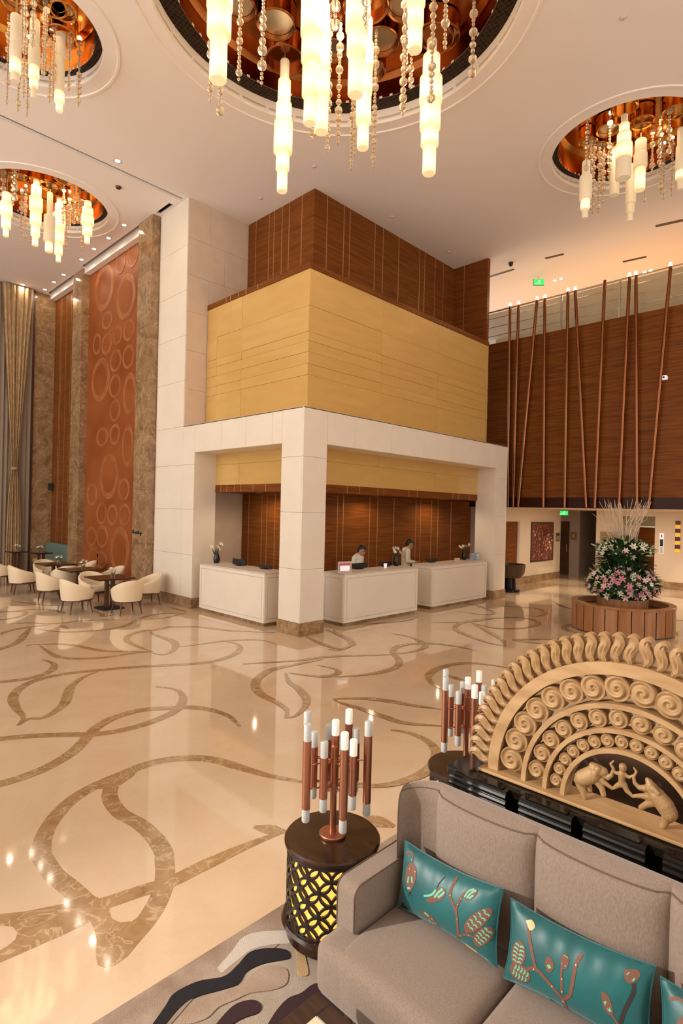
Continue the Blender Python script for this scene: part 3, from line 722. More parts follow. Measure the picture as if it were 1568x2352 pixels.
vent((1252,593), (1294,583), .10, 'dark slot vent above the exit sign in the amber ceiling'); vent((1430,601), (1484,589), .10, 'dark slot vent above the tips of the leaning copper poles'); vent((1505,519), (1600,498), .12, 'long dark slot vent on the ceiling nearest the copper chandelier'); vent((1122,636), (1180,618), .09, 'dark slot vent beside the walnut fin')
for p in ((1281,642), (1487,623)):
    for dx in (-7, 7):
        q = onz(p[0] + dx, p[1] - dx * .3, ZC); downlight(q[0], q[1], r=.06, power=20, label='one of a pair of small downlights above the glass railing')
def exit_sign(c, w_, h_, label, rz):
    t = thing('exit_sign', label, 'sign', tuple(c), rz)
    obj('housing', G().cbox(-w_ / 2, w_ / 2, 0, .04, -h_ / 2, h_ / 2, .005), 'black', t)
    obj('green_face', G().box(-w_ / 2 + .008, w_ / 2 - .008, -.004, .001, -h_ / 2 + .008, h_ / 2 - .008), 'exit', t)
    f = obj('running_figure', G().ball((.02, -.006, h_ * .22), h_ * .09, 8, 6).tube([(0.01, -.007, h_ * .12), (-.02, -.007, -h_ * .08)], h_ * .07, 6).tube([(-.02, -.007, -h_ * .08), (.04, -.007, -h_ * .2), (.03, -.007, -h_ * .36)], h_ * .05, 6).tube([(-.02, -.007, -h_ * .08), (-.06, -.007, -h_ * .25), (-.12, -.007, -h_ * .25)], h_ * .05, 6), 'exit_white', t)
    obj('hanger', G().tube([(0, .02, h_ / 2), (0, .02, h_ / 2 + .09)], .008, 6), 'steel', t)
q = onz(1237, 648, ZC - .22); exit_sign(q, .34, .2, 'green exit sign hanging from the amber ceiling above the railing', -PI / 2 + .7)
q = onx(1295, 1170, 17.2); exit_sign((q[0], q[1], FB - .14), .26, .15, 'small green exit sign under the mezzanine near the painting', -PI / 2)
q = onz(1173, 603, ZC)
tag(obj('ceiling_camera', G().ball((q[0], q[1], ZC - .06), .06, 12, 8).lathe([(.07, 0), (.06, -.05)], 12, (q[0], q[1], ZC)), 'black', smooth=True), 'black dome camera on the ceiling beside the walnut fin', 'camera')
q = onx(1528, 869, XF)
t = thing('wall_camera', 'small white camera mounted on the walnut mezzanine front', 'camera', (XF, q[1], q[2]))
obj('body', G().cbox(-.16, -.02, -.06, .06, -.05, .05, .01), 'paper_white', t); obj('bracket', G().box(-.02, 0, -.03, .03, -.03, .03), 'black', t); obj('lens', G().ball((-.165, 0, 0), .025, 10, 6), 'black', t)

# ------------------------------------------------------------------ low lobby under the mezzanine
YA = 9.2
def wall_with(name, o, h, tf, mat, label=None):
    ob = link(name, plate(o, h, .2, tf), mat); ob['kind'] = 'structure'
    if label: ob['label'] = label
    return ob
xd0, xd1 = float(ony(1150, 1250, YA)[0]), float(ony(1193, 1250, YA)[0])
wall_with('wall_lobby', rect(16.2, 21.6, 0, FB), [rect(16.9, xd1, .26, 2.18)], lambda u, v, w_: (u, YA + w_, v), 'wall_cream', 'cream wall with the painting under the mezzanine')
struct('trim_7', G().box(16.9, xd1, YA + .10, YA + .14, .26, 2.18), 'wood', 'walnut lined niche beside the painting')
struct('baseboard_lobby', G().box(16.2, 21.6, YA - .02, YA, 0, .26), 'brown_marble', 'brown marble skirting under the painting')
XB2 = 23.2
wb = [float(onx(p, 1250, XB2)[1]) for p in (1289, 1307, 1330, 1369)]
struct('wall_corridor', G().box(XB2, XB2 + .2, wb[1], 12, 0, FB).box(XB2, XB2 + .2, wb[2], wb[1], 0, FB), 'wall_grey', 'mauve corridor wall under the mezzanine')
struct('wall_corridor_end', G().box(27.5, 27.7, 6, 12, 0, FB).box(XB2 + .2, 27.5, wb[2], wb[2] + .1, 0, FB).box(21.6, XB2, 9.95, 10.1, 0, FB), 'wall_grey', 'dark corridor end')
d1 = struct('door_1', G().cbox(XB2 - .05, XB2 + .01, wb[1], wb[0] + .25, 0, 2.18, .01), 'wood_dark', 'dark timber door beside the brass plate')
obj('handle', G().tube([(XB2 - .08, wb[1] + .08, .95), (XB2 - .08, wb[1] + .08, 1.25)], .012, 8), 'steel', d1)
XB = 21.5
wall_with('wall_lift', rect(YW, 7.83, 0, FB), [rect(5.86, 6.91, 0.0, 2.46)], lambda u, v, w_: (XB + w_, u, v), 'wall_cream', 'cream wall with the striped art under the mezzanine')
struct('baseboard_lift', G().box(XB - .02, XB, 6.91, 7.83, 0, .26).box(XB - .02, XB, YW, 5.86, 0, .26), 'brown_marble')
struct('wall_lift_return', G().box(XB + .2, 27.5, 7.73, 7.83, 0, FB), 'wall_grey')
struct('wall_lift_side', G().box(XB + .2, 26, 5.2, 5.3, 0, FB).box(26, 26.2, 5.2, 7.8, 0, FB), 'wood')
t = thing('doorway_transom', 'slim metal transom bar across the doorway behind the willow branches', 'transom', (XB, 6.385, 2.1))
obj('bar', G().box(-.02, .02, -.525, .525, -.015, .015), 'steel', t); obj('glass_light', G().box(-.005, .005, -.525, .525, .015, .35), 'rail_glass', t)
g = G().grid(lambda u, v: (22.6 + .05 * math.sin(u * 31), 5.95 + (.18 + .22 * abs(v - .45) ** .8) * (u - .2), 2.4 * (1 - v)), 40, 24)
tag(obj('inner_curtain', g, M('peach_curtain', (.55, .34, .22), .8), smooth=60), 'peach curtain pinched at mid height inside the lobby doorway', 'curtain')
# framed painting
c0, c1 = ony(1219, 1199, YA), ony(1267, 1286, YA)
x0_, x1_, z1_, z0_ = c0[0], c1[0], c0[2], c1[2]
t = thing('painting', 'large abstract brown and orange painting in a dark frame', 'painting', ((x0_ + x1_) / 2, YA, (z0_ + z1_) / 2))
hw, hh = (x1_ - x0_) / 2, (z1_ - z0_) / 2
for a in ((-hw, hw, hh - .05, hh), (-hw, hw, -hh, -hh + .05), (-hw, -hw + .05, -hh + .05, hh - .05), (hw - .05, hw, -hh + .05, hh - .05)):
    obj('frame_bar', G().cbox(a[0], a[1], -.05, -.005, a[2], a[3], .006), 'wood_dark', t)
def art_mat():
    m = M('abstract_canvas', (.1, .03, .02), .6); n, l = nt(m); b = n['Principled BSDF']
    tc = n.new('ShaderNodeTexCoord'); mp = n.new('ShaderNodeMapping'); mp.inputs['Scale'].default_value = (9, 9, 5); l.new(tc.outputs['Object'], mp.inputs[0])
    nz = n.new('ShaderNodeTexNoise'); nz.inputs['Scale'].default_value = 1.0; nz.inputs['Detail'].default_value = 5; nz.inputs['Distortion'].default_value = 2.5; l.new(mp.outputs[0], nz.inputs['Vector'])
    r = n.new('ShaderNodeValToRGB'); e = r.color_ramp.elements; e[0].position = .3; e[0].color = (.035, .012, .010, 1); e[1].position = .66; e[1].color = (.72, .66, .58, 1)
    a = e.new(.45); a.color = (.09, .025, .015, 1); a = e.new(.55); a.color = (.28, .07, .03, 1); a = e.new(.60); a.color = (.12, .04, .03, 1)
    l.new(nz.outputs['Fac'], r.inputs[0]); l.new(r.outputs[0], b.inputs['Base Color']); return m
obj('canvas', G().box(-hw + .05, hw - .05, -.03, -.006, -hh + .05, hh - .05), art_mat(), t)
# brass signs
def plate_sign(name, c, axis, w_, h_, mat, label, inner):
    t = thing(name, label, 'sign', tuple(c))
    tf = (lambda u, v, d: (u, -d, v)) if axis == 'y' else (lambda u, v, d: (-d, -u, v))
    obj('plate', G().prism(rect(-w_ / 2, w_ / 2, -h_ / 2, h_ / 2), 0, .015, tf), mat, t)
    for r_, mm in inner: obj('mark', G().prism(rect(*r_), .015, .019, tf), mm, t)
q = ony(1280, 1233, YA); plate_sign('door_plate', q, 'y', .33, .32, 'plate_gold', 'square brass plate on the cream wall beside the painting', [((-.12, .12, .07, .10), 'bronze'), ((-.11, -.07, -.12, .04), 'frame_grey'), ((-.03, .01, -.12, .04), 'frame_grey'), ((.06, .10, -.12, .04), 'frame_grey')])
q = onx(1317, 1231, XB2); plate_sign('door_plate', q, 'x', .26, .32, 'plate_gold', 'square brass plate on the mauve corridor wall', [((-.04, .04, -.06, .06), 'frame_grey')])
q = onx(1398, 1232, XB); plate_sign('direction_plaque', q, 'x', .62, .34, 'plate_tan', 'tan direction plaque with rows of lines behind the willow branches', [((-.26, .22, z, z + .03), 'plate_gold') for z in (.10, .02, -.06, -.14)])
q = onx(1519, 1248, XB); plate_sign('lift_panel', q, 'x', .13, .70, 'paper_white', 'slim white and black lift call panel on the cream wall', [((-.05, .05, -.10, .14), 'black'), ((-.05, .05, -.34, -.12), 'steel'), ((-.015, .015, .20, .30), 'black')])
q = onx(1556, 1233, XB)
t = thing('wall_art', 'tall strip of amber and maroon square tiles on the cream wall', 'wall art', tuple(q))
amber = M('amber_tile', (.75, .42, .04), .3, emit=(1, .55, .05), estr=.35); maroon = M('maroon_tile', (.08, .012, .012), .3)
for i in range(8): obj('art_tile', G().cbox(-.03, 0, -.075, .075, .54 - .135 * (i + 1) + .005, .54 - .135 * i - .005, .006), amber if i % 2 else maroon, t)
# stone bowl on a stand
q = onz(1166, 1357)
t = thing('bronze_bowl', 'big dark bronze bowl on a short pedestal behind the portal leg', 'bowl', (16.45, 8.62, 0))
obj('bowl', G().lathe([(.22, .42), (.38, .45), (.47, .60), (.50, .86), (.46, .86), (.43, .62), (.3, .52), (0, .50)], 36), 'bronze', t, True)
obj('pedestal', G().lathe([(.34, 0), (.34, .08), (.22, .10), (.20, .40), (.24, .44)], 28), 'black_lacquer', t, 40)
# lobby spots
for p in ((1215, 1375), (1312, 1357), (1560, 1362), (1280, 1335)):
    q = onz(*p); spot('lobby_spot', (q[0], q[1], FB - .03), 130, 50)
    if q[0] > XF + .35: downlight(q[0], q[1], FB, .05, label='round downlight under the mezzanine')
area('lobby_lamp', (19.0, 6.5, FB - .04), 1.2, 60, (1, .82, .62)); area('lobby_lamp', (18.5, 2.5, FB - .04), 1.2, 60, (1, .82, .62)); area('lobby_lamp', (24.5, 6.5, FB - .04), .6, 25, (1, .8, .6))
# ------------------------------------------------------------------ chandeliers
unit_bead = G().ball((0, 0, 0), 1.0, 10, 8).mesh('bead', True)
unit_bead.materials.append(MAT['bead'])
HOR = lambda px: 1173 + (px - 784) * .0235
def chandelier(key, label, tubes, strings, big, extra_cups):
    cx, cy, r = CH[key]
    ring = .29 if big else .12
    hw = .27 if big else .20
    top = .66 if big else .72
    cm = 'copper_dish' if big else 'copper_gold_reflect'
    t = thing('chandelier', label, 'chandelier', (cx, cy, ZC))
    rr = r - ring
    obj('copper_dish', G().lathe([(rr, hw), (rr, top - .08), (rr - .08, top), (0, top)], 72, cap=False), cm, t, 30)
    def cup(x, y, rad, drop):
        c = obj('copper_cup', G().lathe([(rad, top - .02), (rad, top - drop), (rad - .02, top - drop - .012), (rad - .045, top - drop), (rad - .045, top - drop + .10), (0, top - drop + .10)], 32, (x, y, 0), cap=False), cm, t, 30)
        return c
    area('chandelier_lamp', (cx, cy, ZC + top - .36), 2.2 if big else 1.3, 110 if big else (6 if key == 'entry' else 14), (1.0, .70, .40))
    def fit(x, y, m):
        d = math.hypot(x, y)
        return (x, y) if d < rr - m else (x * (rr - m) / d, y * (rr - m) / d)
    for (px, yb, d, segs) in tubes:
        p = atd(px, yb, d); x, y = fit(p[0] - cx, p[1] - cy, .2)
        dd = d
        cr = (.36 if big else .25)
        cup(x, y, cr, .34 if big else .30)
        zt = lambda yp: p[2] - ZC + (yb - yp) / FPX * dd
        pend = obj('pendant_rod', G().tube([(x, y, zt(segs[-1][0])), (x, y, top)], .015, 8), 'wire', t)
        y0 = yb
        for (yt, wpx, lit) in segs:
            rad = wpx / 2 * dd / FPX; z0, z1 = zt(y0), zt(yt)
            if z1 > top - .25: z1 = top - .25
            if z1 - z0 > .03:
                g = G().lathe([(rad * .90, z0 + .0), (rad, z0 + .015), (rad, z1 - .015), (rad * .9, z1)], 20, (x, y, 0))
                obj('glass_cylinder', g, 'tube_lit' if lit else 'tube_dim', pend, 40)
            y0 = yt
    for (px, yb, d, rb) in strings:
        p = atd(px, yb, d); x, y = fit(p[0] - cx, p[1] - cy, .1); zb = p[2] - ZC
        z1 = top - .22
        wire = obj('bead_string', G().tube([(x, y, zb), (x, y, top)], .004, 5), 'wire', t)
        z = zb + .03; rnd = random.Random(int(px * 7 + yb))
        g = G(); n = 0
        while z < z1:
            br = rb * rnd.choice([.45, .55, .7, 1.0, 1.35, .6])
            z += br
            if big:
                b = bpy.data.objects.new('bead', unit_bead); COL.objects.link(b); b.parent = wire; b.location = (x, y, z); b.scale = (br, br, br * .92)
            else: g.ball((x, y, z), br, 8, 6)
            z += br + .006 + rnd.choice([0, 0, .015])
        if not big and int(px) % 3: obj('halogen', G().ball((x, y, z1 + .05), .035, 8, 6), 'halogen', wire, True)
        if not big: obj('beads', g, 'bead', wire, True)['kind'] = 'stuff'
    for (px, py, rad) in extra_cups:
        q = onz(px, py, ZC + top - .3); x, y = fit(q[0] - cx, q[1] - cy, rad + .02)
        c = cup(x, y, rad, .28)
        obj('mirror_disc', G().lathe([(0, top - .21), (rad - .05, top - .21)], 24, (x, y, 0), cap=False), 'steel', c)
    return t
k1 = .5612
def T1(x, yb, d, segs): return (360 + x * k1, yb * k1, d, [(yt * k1, w_ * k1, l) for yt, w_, l in segs])
big_t = [T1(250, 330, 7.4, [(150, 70, 1), (40, 98, 1), (-90, 106, 1), (-200, 80, 1)]),
         T1(512, 785, 9.9, [(700, 42, 1), (628, 55, 1), (500, 76, 1), (425, 64, 1), (330, 52, 1), (250, 38, 0)]),
         T1(625, 507, 8.1, [(398, 52, 1), (258, 70, 1), (150, 82, 1), (-10, 92, 1), (-120, 70, 1)]),
         T1(672, 542, 8.4, [(400, 56, 1), (305, 64, 1), (160, 58, 1), (20, 48, 1), (-80, 40, 1)]),
         T1(812, 390, 7.6, [(228, 64, 1), (128, 80, 1), (-20, 95, 1), (-150, 74, 1)]),
         T1(842, 608, 8.8, [(508, 48, 1), (388, 62, 1), (290, 68, 1), (180, 72, 1), (80, 58, 1), (20, 40, 0)]),
         T1(1056, 207, 6.9, [(108, 58, 1), (28, 66, 1), (-70, 76, 1), (-150, 60, 1)]),
         T1(1113, 712, 9.4, [(600, 54, 1), (533, 72, 1), (428, 84, 1), (320, 92, 1), (230, 70, 1), (165, 42, 0)])]
bs_ = [(258, 480, 8.2), (218, 420, 7.9), (335, 340, 7.6), (428, 355, 7.5), (635, 580, 8.9), (697, 625, 9.0), (740, 595, 9.1), (795, 700, 9.3), (885, 695, 9.3), (1005, 480, 8.7), (1038, 370, 8.2), (1122, 430, 8.4), (1178, 210, 8.0), (1290, 325, 8.4), (728, 135, 6.8), (855, 120, 6.9), (808, 640, 9.2), (1018, 300, 7.6)]
big_s = [(360 + x * k1, y * k1, d, .048) for x, y, d in bs_]
chandelier('grand', 'largest chandelier with stepped lit alabaster tubes in a wide copper dish', big_t, big_s, True, [(634, 60, .33), (872, 100, .33), (545, 20, .30), (760, 120, .28), (1010, 90, .33), (850, 165, .28), (930, 20, .3), (735, 10, .3)])
k3 = .2219
def TR(x, yb, d, segs): return (1220 + x * k3, 180 + yb * k3, d, [(180 + yt * k3, w_ * k3, l) for yt, w_, l in segs])
east_t = [TR(468, 1420, 11.0, [(1330, 62, 0), (1230, 92, 1), (980, 122, 0), (830, 80, 0)]),
          TR(948, 1040, 11.0, [(830, 150, 0), (680, 165, 1), (570, 135, 1), (470, 98, 1), (380, 62, 0)]),
          TR(1020, 1480, 12.3, [(1400, 55, 0), (1300, 80, 0), (1020, 105, 0), (900, 80, 0)]),
          TR(1120, 1160, 11.6, [(930, 100, 1), (780, 130, 0), (640, 110, 0)]),
          TR(855, 1212, 12.2, [(900, 95, 0), (800, 90, 1), (720, 70, 1)]),
          TR(1540, 1150, 11.3, [(1040, 55, 0), (960, 95, 1), (700, 100, 0), (520, 80, 0)])]
east_s = [(1220 + x * k3, 180 + y * k3, d, .042) for x, y, d in [(520, 950, 10.9), (600, 1410, 11.9), (632, 1405, 12.0), (690, 1400, 12.1), (740, 1300, 12.1), (800, 1060, 11.3), (1170, 1290, 12.2), (1245, 1000, 11.6), (1335, 1200, 11.9), (1375, 1270, 12.2), (1450, 1220, 12.0), (1320, 900, 11.2), (1420, 800, 11.0), (720, 1200, 12.3)]]
chandelier('east', 'copper dish chandelier with mostly unlit tubes near the walnut mezzanine', east_t, east_s, False, [(1396, 302, .24), (1474, 284, .24), (1376, 338, .18), (1550, 260, .24), (1350, 330, .2)])
k2 = .2638
def TL(x, yb, d, segs): return (x * k2, yb * k2, d, [(yt * k2, w_ * k2, l) for yt, w_, l in segs])
lou_t = [TL(50, 2060, 13.4, [(1990, 45, 1), (1880, 75, 1), (1760, 95, 1), (1680, 70, 1)]),
         TL(305, 2140, 14.0, [(2060, 48, 1), (1960, 72, 1), (1840, 90, 1), (1720, 105, 1), (1620, 80, 1), (1540, 48, 1)]),
         TL(425, 2195, 14.2, [(2110, 62, 1), (2030, 90, 0), (1880, 90, 0), (1680, 45, 0)]),
         TL(507, 2280, 14.8, [(2220, 40, 1), (2120, 65, 1), (2000, 85, 1), (1860, 100, 1), (1780, 70, 1), (1730, 44, 1)]),
         TL(757, 2120, 14.6, [(2050, 45, 1), (1960, 80, 1), (1880, 105, 1), (1810, 90, 1), (1755, 60, 1)])]
lou_s = [(x * k2, y * k2, d, .05) for x, y, d in [(110, 1800, 13.4), (25, 1790, 13.5), (180, 2140, 14.6), (215, 2080, 14.4), (265, 2120, 14.6), (570, 2180, 14.9), (600, 2000, 14.6), (640, 1960, 14.4), (685, 1940, 14.3), (712, 2190, 15.0), (550, 1960, 14.2), (130, 1760, 13.2)]]
chandelier('lounge', 'brightly lit tube chandelier above the lounge seating by the curtain', lou_t, lou_s, False, [(116, 428, .26), (10, 405, .26), (150, 415, .26), (50, 410, .2)])
ent_t = [TL(130, 710, 8.8, [(640, 70, 0), (520, 90, 1), (380, 95, 0), (140, 90, 0)]),
         TL(290, 855, 9.2, [(765, 45, 0), (690, 70, 1), (580, 85, 1), (400, 95, 0), (180, 80, 0)]),
         TL(515, 972, 9.6, [(900, 55, 1), (800, 80, 1), (650, 75, 0), (500, 75, 0), (400, 90, 0), (160, 75, 0)])]
ent_s = [(x * k2, y * k2, d, .036) for x, y, d in [(60, 915, 9.3), (155, 980, 9.6), (205, 860, 9.2), (235, 1020, 9.8), (285, 420, 8.3), (375, 670, 9.0), (395, 660, 9.0), (430, 900, 9.6), (460, 860, 9.5), (598, 800, 9.5), (682, 935, 9.8), (190, 470, 8.4), (215, 460, 8.5)]]
chandelier('entry', 'tube and crystal chandelier in the well beside the dark ceiling slot', ent_t, ent_s, False, [(120, 18, .24), (145, 30, .22), (40, 10, .26), (150, 95, .2)])

# ------------------------------------------------------------------ rug
RY = 2.59
rug = tag(obj('rug', G().cbox(-.6, 6.2, -3.0, RY, 0.010, 0.022, .004), 'rug'), 'taupe patterned rug with black and ivory waves under the sofa', 'rug')
obj('border_band', G().prism([(-.6, RY), (6.2, RY), (6.2, RY - .16), (2.4, RY - .17), (1.9, RY - .24), (1.5, RY - .2), (1.1, RY - .34), (.7, RY - .5), (-.6, RY - .5)], .021, .026), 'rug_edge', rug)
def rug_shape(name, pts, mat):
    P = [tuple(onz(p[0], p[1], .025)[:2]) for p in smoothpts(pts + pts[:1], 6)[:-1]]
    link(name, plate(P, [], .006, lambda u, v, w_: (u, v, .021 + w_)), mat, rug)
R5 = lambda p: crop(p, 200, 2000, .4464)
rug_shape('ivory_wave', R5([(670, 500), (740, 420), (800, 345), (890, 315), (1040, 310), (1100, 330), (1060, 370), (950, 380), (860, 400), (800, 440), (720, 505), (690, 525)]), 'rug_white')
rug_shape('black_wave', R5([(330, 800), (400, 700), (450, 630), (570, 570), (700, 545), (770, 490), (830, 425), (900, 402), (1000, 402), (1040, 420), (1040, 450), (1000, 460), (900, 480), (820, 520), (780, 580), (700, 610), (560, 650), (480, 705), (400, 800), (360, 860), (290, 860)]), 'rug_black')
rug_shape('tan_drop', R5([(480, 750), (540, 700), (680, 640), (800, 580), (890, 500), (980, 488), (1030, 515), (1025, 580), (960, 612), (840, 630), (760, 665), (680, 700), (620, 755), (540, 785), (490, 780)]), 'rug_tan')
rug_shape('maroon_wave', R5([(600, 880), (680, 770), (760, 690), (850, 665), (895, 690), (880, 730), (800, 760), (740, 800), (700, 880)]), 'rug_maroon')
rug_shape('maroon_patch', R5([(880, 880), (960, 740), (1030, 660), (1100, 630), (1185, 580), (1300, 640), (1300, 880)]), 'rug_maroon')
rug_shape('gold_drop', R5([(1062, 360), (1085, 365), (1115, 420), (1135, 500), (1135, 535), (1110, 540), (1085, 525), (1078, 440)]), 'rug_gold')
rug_shape('green_leaf', [(905, 1950), (925, 1935), (955, 1922), (985, 1915), (985, 1955), (940, 1965)], 'rug_green')

# ------------------------------------------------------------------ lattice drum tables with copper lamps
def drum_table(label, loc):
    t = thing('drum_table', label, 'side table', loc)
    R_, h = .250, .55
    top = obj('table_top', G().lathe([(.0, h), (.262, h), (.270, h - .008), (.270, h - .022), (.262, h - .030), (.0, h - .030)], 64, cap=False), 'drum_wood', t, 30)
    obj('lit_panel', G().lathe([(.236, .10), (.236, h - .03)], 64, cap=False), 'lit_shade', t, 30)
    obj('base_ring', G().lathe([(0, .02), (.235, .02), (.25, .03), (.25, .085), (.272, .090), (.278, .105), (.268, .120), (.240, .122)], 64, cap=False), 'drum_wood', t, 30)
    g = G(); hh = 2 * PI * R_ / 24
    zc0 = .12; zt = h - .045; rows_n = int(round((zt - zc0) / hh)) ; vh = (zt - zc0) / rows_n
    for j in range(0, rows_n + 1):
        for i in range(24):
            if (i + j) % 2 == 0: continue
            ac, zc = 2 * PI * i / 24, zc0 + vh * j
            n = 28; vs = []; prevok = False; fs = []
            ring = []
            for k in range(n):
                th = 2 * PI * k / n; row = []
                for f, rr in ((.90, R_ + .004), (1.10, R_ + .004), (1.10, R_ - .010), (.90, R_ - .010)):
                    u, v = hh * f * math.cos(th), vh * f * math.sin(th)
                    row.append((ac + u / R_, zc + v, rr))
                ring.append(row)
            for k in range(n):
                a, b = ring[k], ring[(k + 1) % n]
                m = (a[0][1] + b[0][1]) / 2
                if m < zc0 - .012 or m > zt + .012: continue
                q = [(rr * math.cos(x), rr * math.sin(x), min(max(z, zc0 - .015), zt + .015)) for x, z, rr in a + b]
                g.add(q, [(0, 4, 5, 1), (1, 5, 6, 2), (2, 6, 7, 3), (3, 7, 4, 0)])
    obj('lattice', g, 'lattice', t)
    obj('lattice_rim', G().lathe([(R_ - .01, zt - .005), (R_ + .006, zt - .005), (R_ + .006, h - .028)], 64, cap=False), 'lattice', t)
    obj('lattice_rim', G().lathe([(R_ + .006, .118), (R_ + .006, zc0 + .008), (R_ - .01, zc0 + .008)], 64, cap=False), 'lattice', t)
    return t
P1 = onz(763, 1928, .55); P2 = onz(1068, 1767, .55)
dt1 = drum_table('glowing lattice drum table beside the taupe sofa arm', (P1[0], P1[1], .026))
dt1.location[2] = 0.026
dt2 = dup(dt1, (P2[0], P2[1], .026), .3, 'glowing lattice drum table beside the black console end')
# lamp: lateral (to the right seen from the photo), depth (away), glass top, copper top, copper bottom, glass bottom in photo pixels
LT = [(-.150, -.075, 1664, 1702, 1858, 1888), (-.160, .075, 1635, 1668, 1800, 1832), (-.118, .035, 1681, 1715, 1808, 1833), (-.056, -.07, 1702, 1739, 1833, 1864), (-.035, .13, 1664, 1697, 1790, 1815),
      (.004, .055, 1653, 1687, 1790, 1818), (.055, -.125, 1681, 1719, 1880, 1911), (.082, .165, 1628, 1660, 1790, 1818), (.106, -.05, 1697, 1733, 1824, 1857), (.122, .085, 1671, 1704, 1790, 1816), (.190, .02, 1654, 1687, 1841, 1870)]
def tube_lamp(label, base):
    t = thing('table_lamp', label, 'lamp', base)
    obj('lamp_base', G().lathe([(0, 0), (.074, 0), (.076, .004), (.076, .014), (.072, .018), (.022, .020), (0, .020)], 40, cap=False), 'copper_satin', t, 30)
    obj('stem', G().lathe([(.019, .018), (.019, .50), (0, .50)], 20, cap=False), 'copper_satin', t, 40)
    d0 = float(np.dot(np.array(base) - C0, FP))
    for i, (lat, dep, g0, c0_, c1_, g1) in enumerate(LT):
        off = _R * lat + _F * dep; d = d0 + dep
        z = lambda yp: H + (1172.5 - yp) / FPX * d - base[2]
        x, y = off[0], off[1]; r = .0235
        a = obj('copper_tube', G().lathe([(0, z(c1_)), (r, z(c1_)), (r, z(c0_)), (0, z(c0_))], 20, (x, y, 0), cap=False), 'copper_satin', t, 40)
        lit = i in (5, 6, 7, 8)
        obj('glass_tip', G().lathe([(r * .92, z(c0_)), (r * .94, z(g0) - .006), (r * .8, z(g0)), (0, z(g0))], 18, (x, y, 0), cap=False), 'frost_lit' if lit else 'frost', a, 40)
        obj('glass_tip', G().lathe([(0, z(g1)), (r * .8, z(g1)), (r * .94, z(g1) + .006), (r * .92, z(c1_))], 18, (x, y, 0), cap=False), 'frost', a, 40)
        for zz_ in (.285, .42):
            obj('arm', G().tube([(0, 0, zz_), (x, y, zz_)], .0045, 8), 'copper_satin', t)
    obj('collar', G().lathe([(.024, .27), (.024, .30)], 18).lathe([(.024, .405), (.024, .435)], 18), 'copper_satin', t)
    return t
lb = onz(763, 1930, .58)
lamp1 = tube_lamp('copper tube cluster table lamp on the drum table by the sofa arm', (P1[0], P1[1], .577))
lamp2 = dup(lamp1, (P2[0], P2[1], .577), -.25, 'copper tube cluster table lamp on the drum table by the console')
# ------------------------------------------------------------------ sofa
def wobj(name, g, mat, parent, smooth=False):
    """geometry given in room coordinates, parented to an unrotated thing"""
    o = obj(name, g, mat, parent, smooth); off = Vector((0, 0, 0)); p = parent
    while p is not None: off += Vector(p.location); p = p.parent
    o.data.transform(Matrix.Translation(-off)); return o
def cushion(g, x0, x1, y0, y1, z0, z1, r=.05, bulge=.02, nu=18, nv=14):
    """soft rounded block: superellipsoid-like box with slightly domed faces"""
    cx, cy, cz = (x0 + x1) / 2, (y0 + y1) / 2, (z0 + z1) / 2; hx, hy, hz = (x1 - x0) / 2, (y1 - y0) / 2, (z1 - z0) / 2
    N = 10; vs = {}; fs = []; V = []
    def pt(a, b, c):
        p = np.array([a, b, c], float); q = np.clip(p * np.array([hx, hy, hz]), -np.array([hx, hy, hz]) + r, np.array([hx, hy, hz]) - r)
        d = p * np.array([hx, hy, hz]) - q; n_ = np.linalg.norm(d)
        if n_ > 1e-9: q = q + d / n_ * r
        if c > .99: q[2] += bulge * (1 - a * a) * (1 - b * b)
        return (cx + q[0], cy + q[1], cz + q[2])
    ts = [-1, -.97, -.9, -.8, -.5, -.2, .2, .5, .8, .9, .97, 1]; ts = [math.copysign(abs(t), t) for t in ts]; n = len(ts) - 1
    for ax in range(3):
        for sd in (-1, 1):
            grid_ = []
            for i in range(n + 1):
                for j in range(n + 1):
                    c = [0, 0, 0]; c[ax] = sd; c[(ax + 1) % 3] = ts[i]; c[(ax + 2) % 3] = ts[j]; grid_.append(pt(*c))
            g.add(grid_, [(i * (n + 1) + j, (i + 1) * (n + 1) + j, (i + 1) * (n + 1) + j + 1, i * (n + 1) + j + 1) for i in range(n) for j in range(n)])
    return g
def weld(o, d=1e-4):
    bm = bmesh.new(); bm.from_mesh(o.data); bmesh.ops.remove_doubles(bm, verts=bm.verts[:], dist=d); bmesh.ops.recalc_face_normals(bm, faces=bm.faces[:]); bm.to_mesh(o.data); bm.free()
    for p in o.data.polygons: p.use_smooth = True
    return o
sofa = thing('sofa', 'long taupe fabric sofa with scalloped back in front of the black console', 'sofa', (2.15, .2, .026))
YL, YR = 1.86, -1.5           # outer ends of the sofa
wobj('base_frame', G().cbox(1.88, 2.46, YR + .05, YL - .02, .14, .24, .01), 'fabric', sofa)
for lx in (1.93, 2.40):
    for ly in (YL - .1, .2, YR + .15):
        wobj('leg', G().lathe([(.018, .0285), (.026, .15)], 12, (lx, ly, 0)), 'wood_dark', sofa, 40)
for i, (a, b) in enumerate(((1.12, YL), (.38, 1.115), (-.36, .375), (YR, -.365))):
    g = G()
    if i == 0:
        # T-shaped end seat: wraps in front of the arm
        cushion(g, 1.79, 2.42, a, b - .10, .20, .45, .055, .018); cushion(g, 1.79, 1.99, b - .22, b + .005, .20, .448, .055, .0)
        o = weld(wobj('seat_cushion', g, 'fabric', sofa))
    else: o = weld(wobj('seat_cushion', cushion(g, 1.79, 2.42, a, b, .20, .45, .055, .018), 'fabric', sofa))
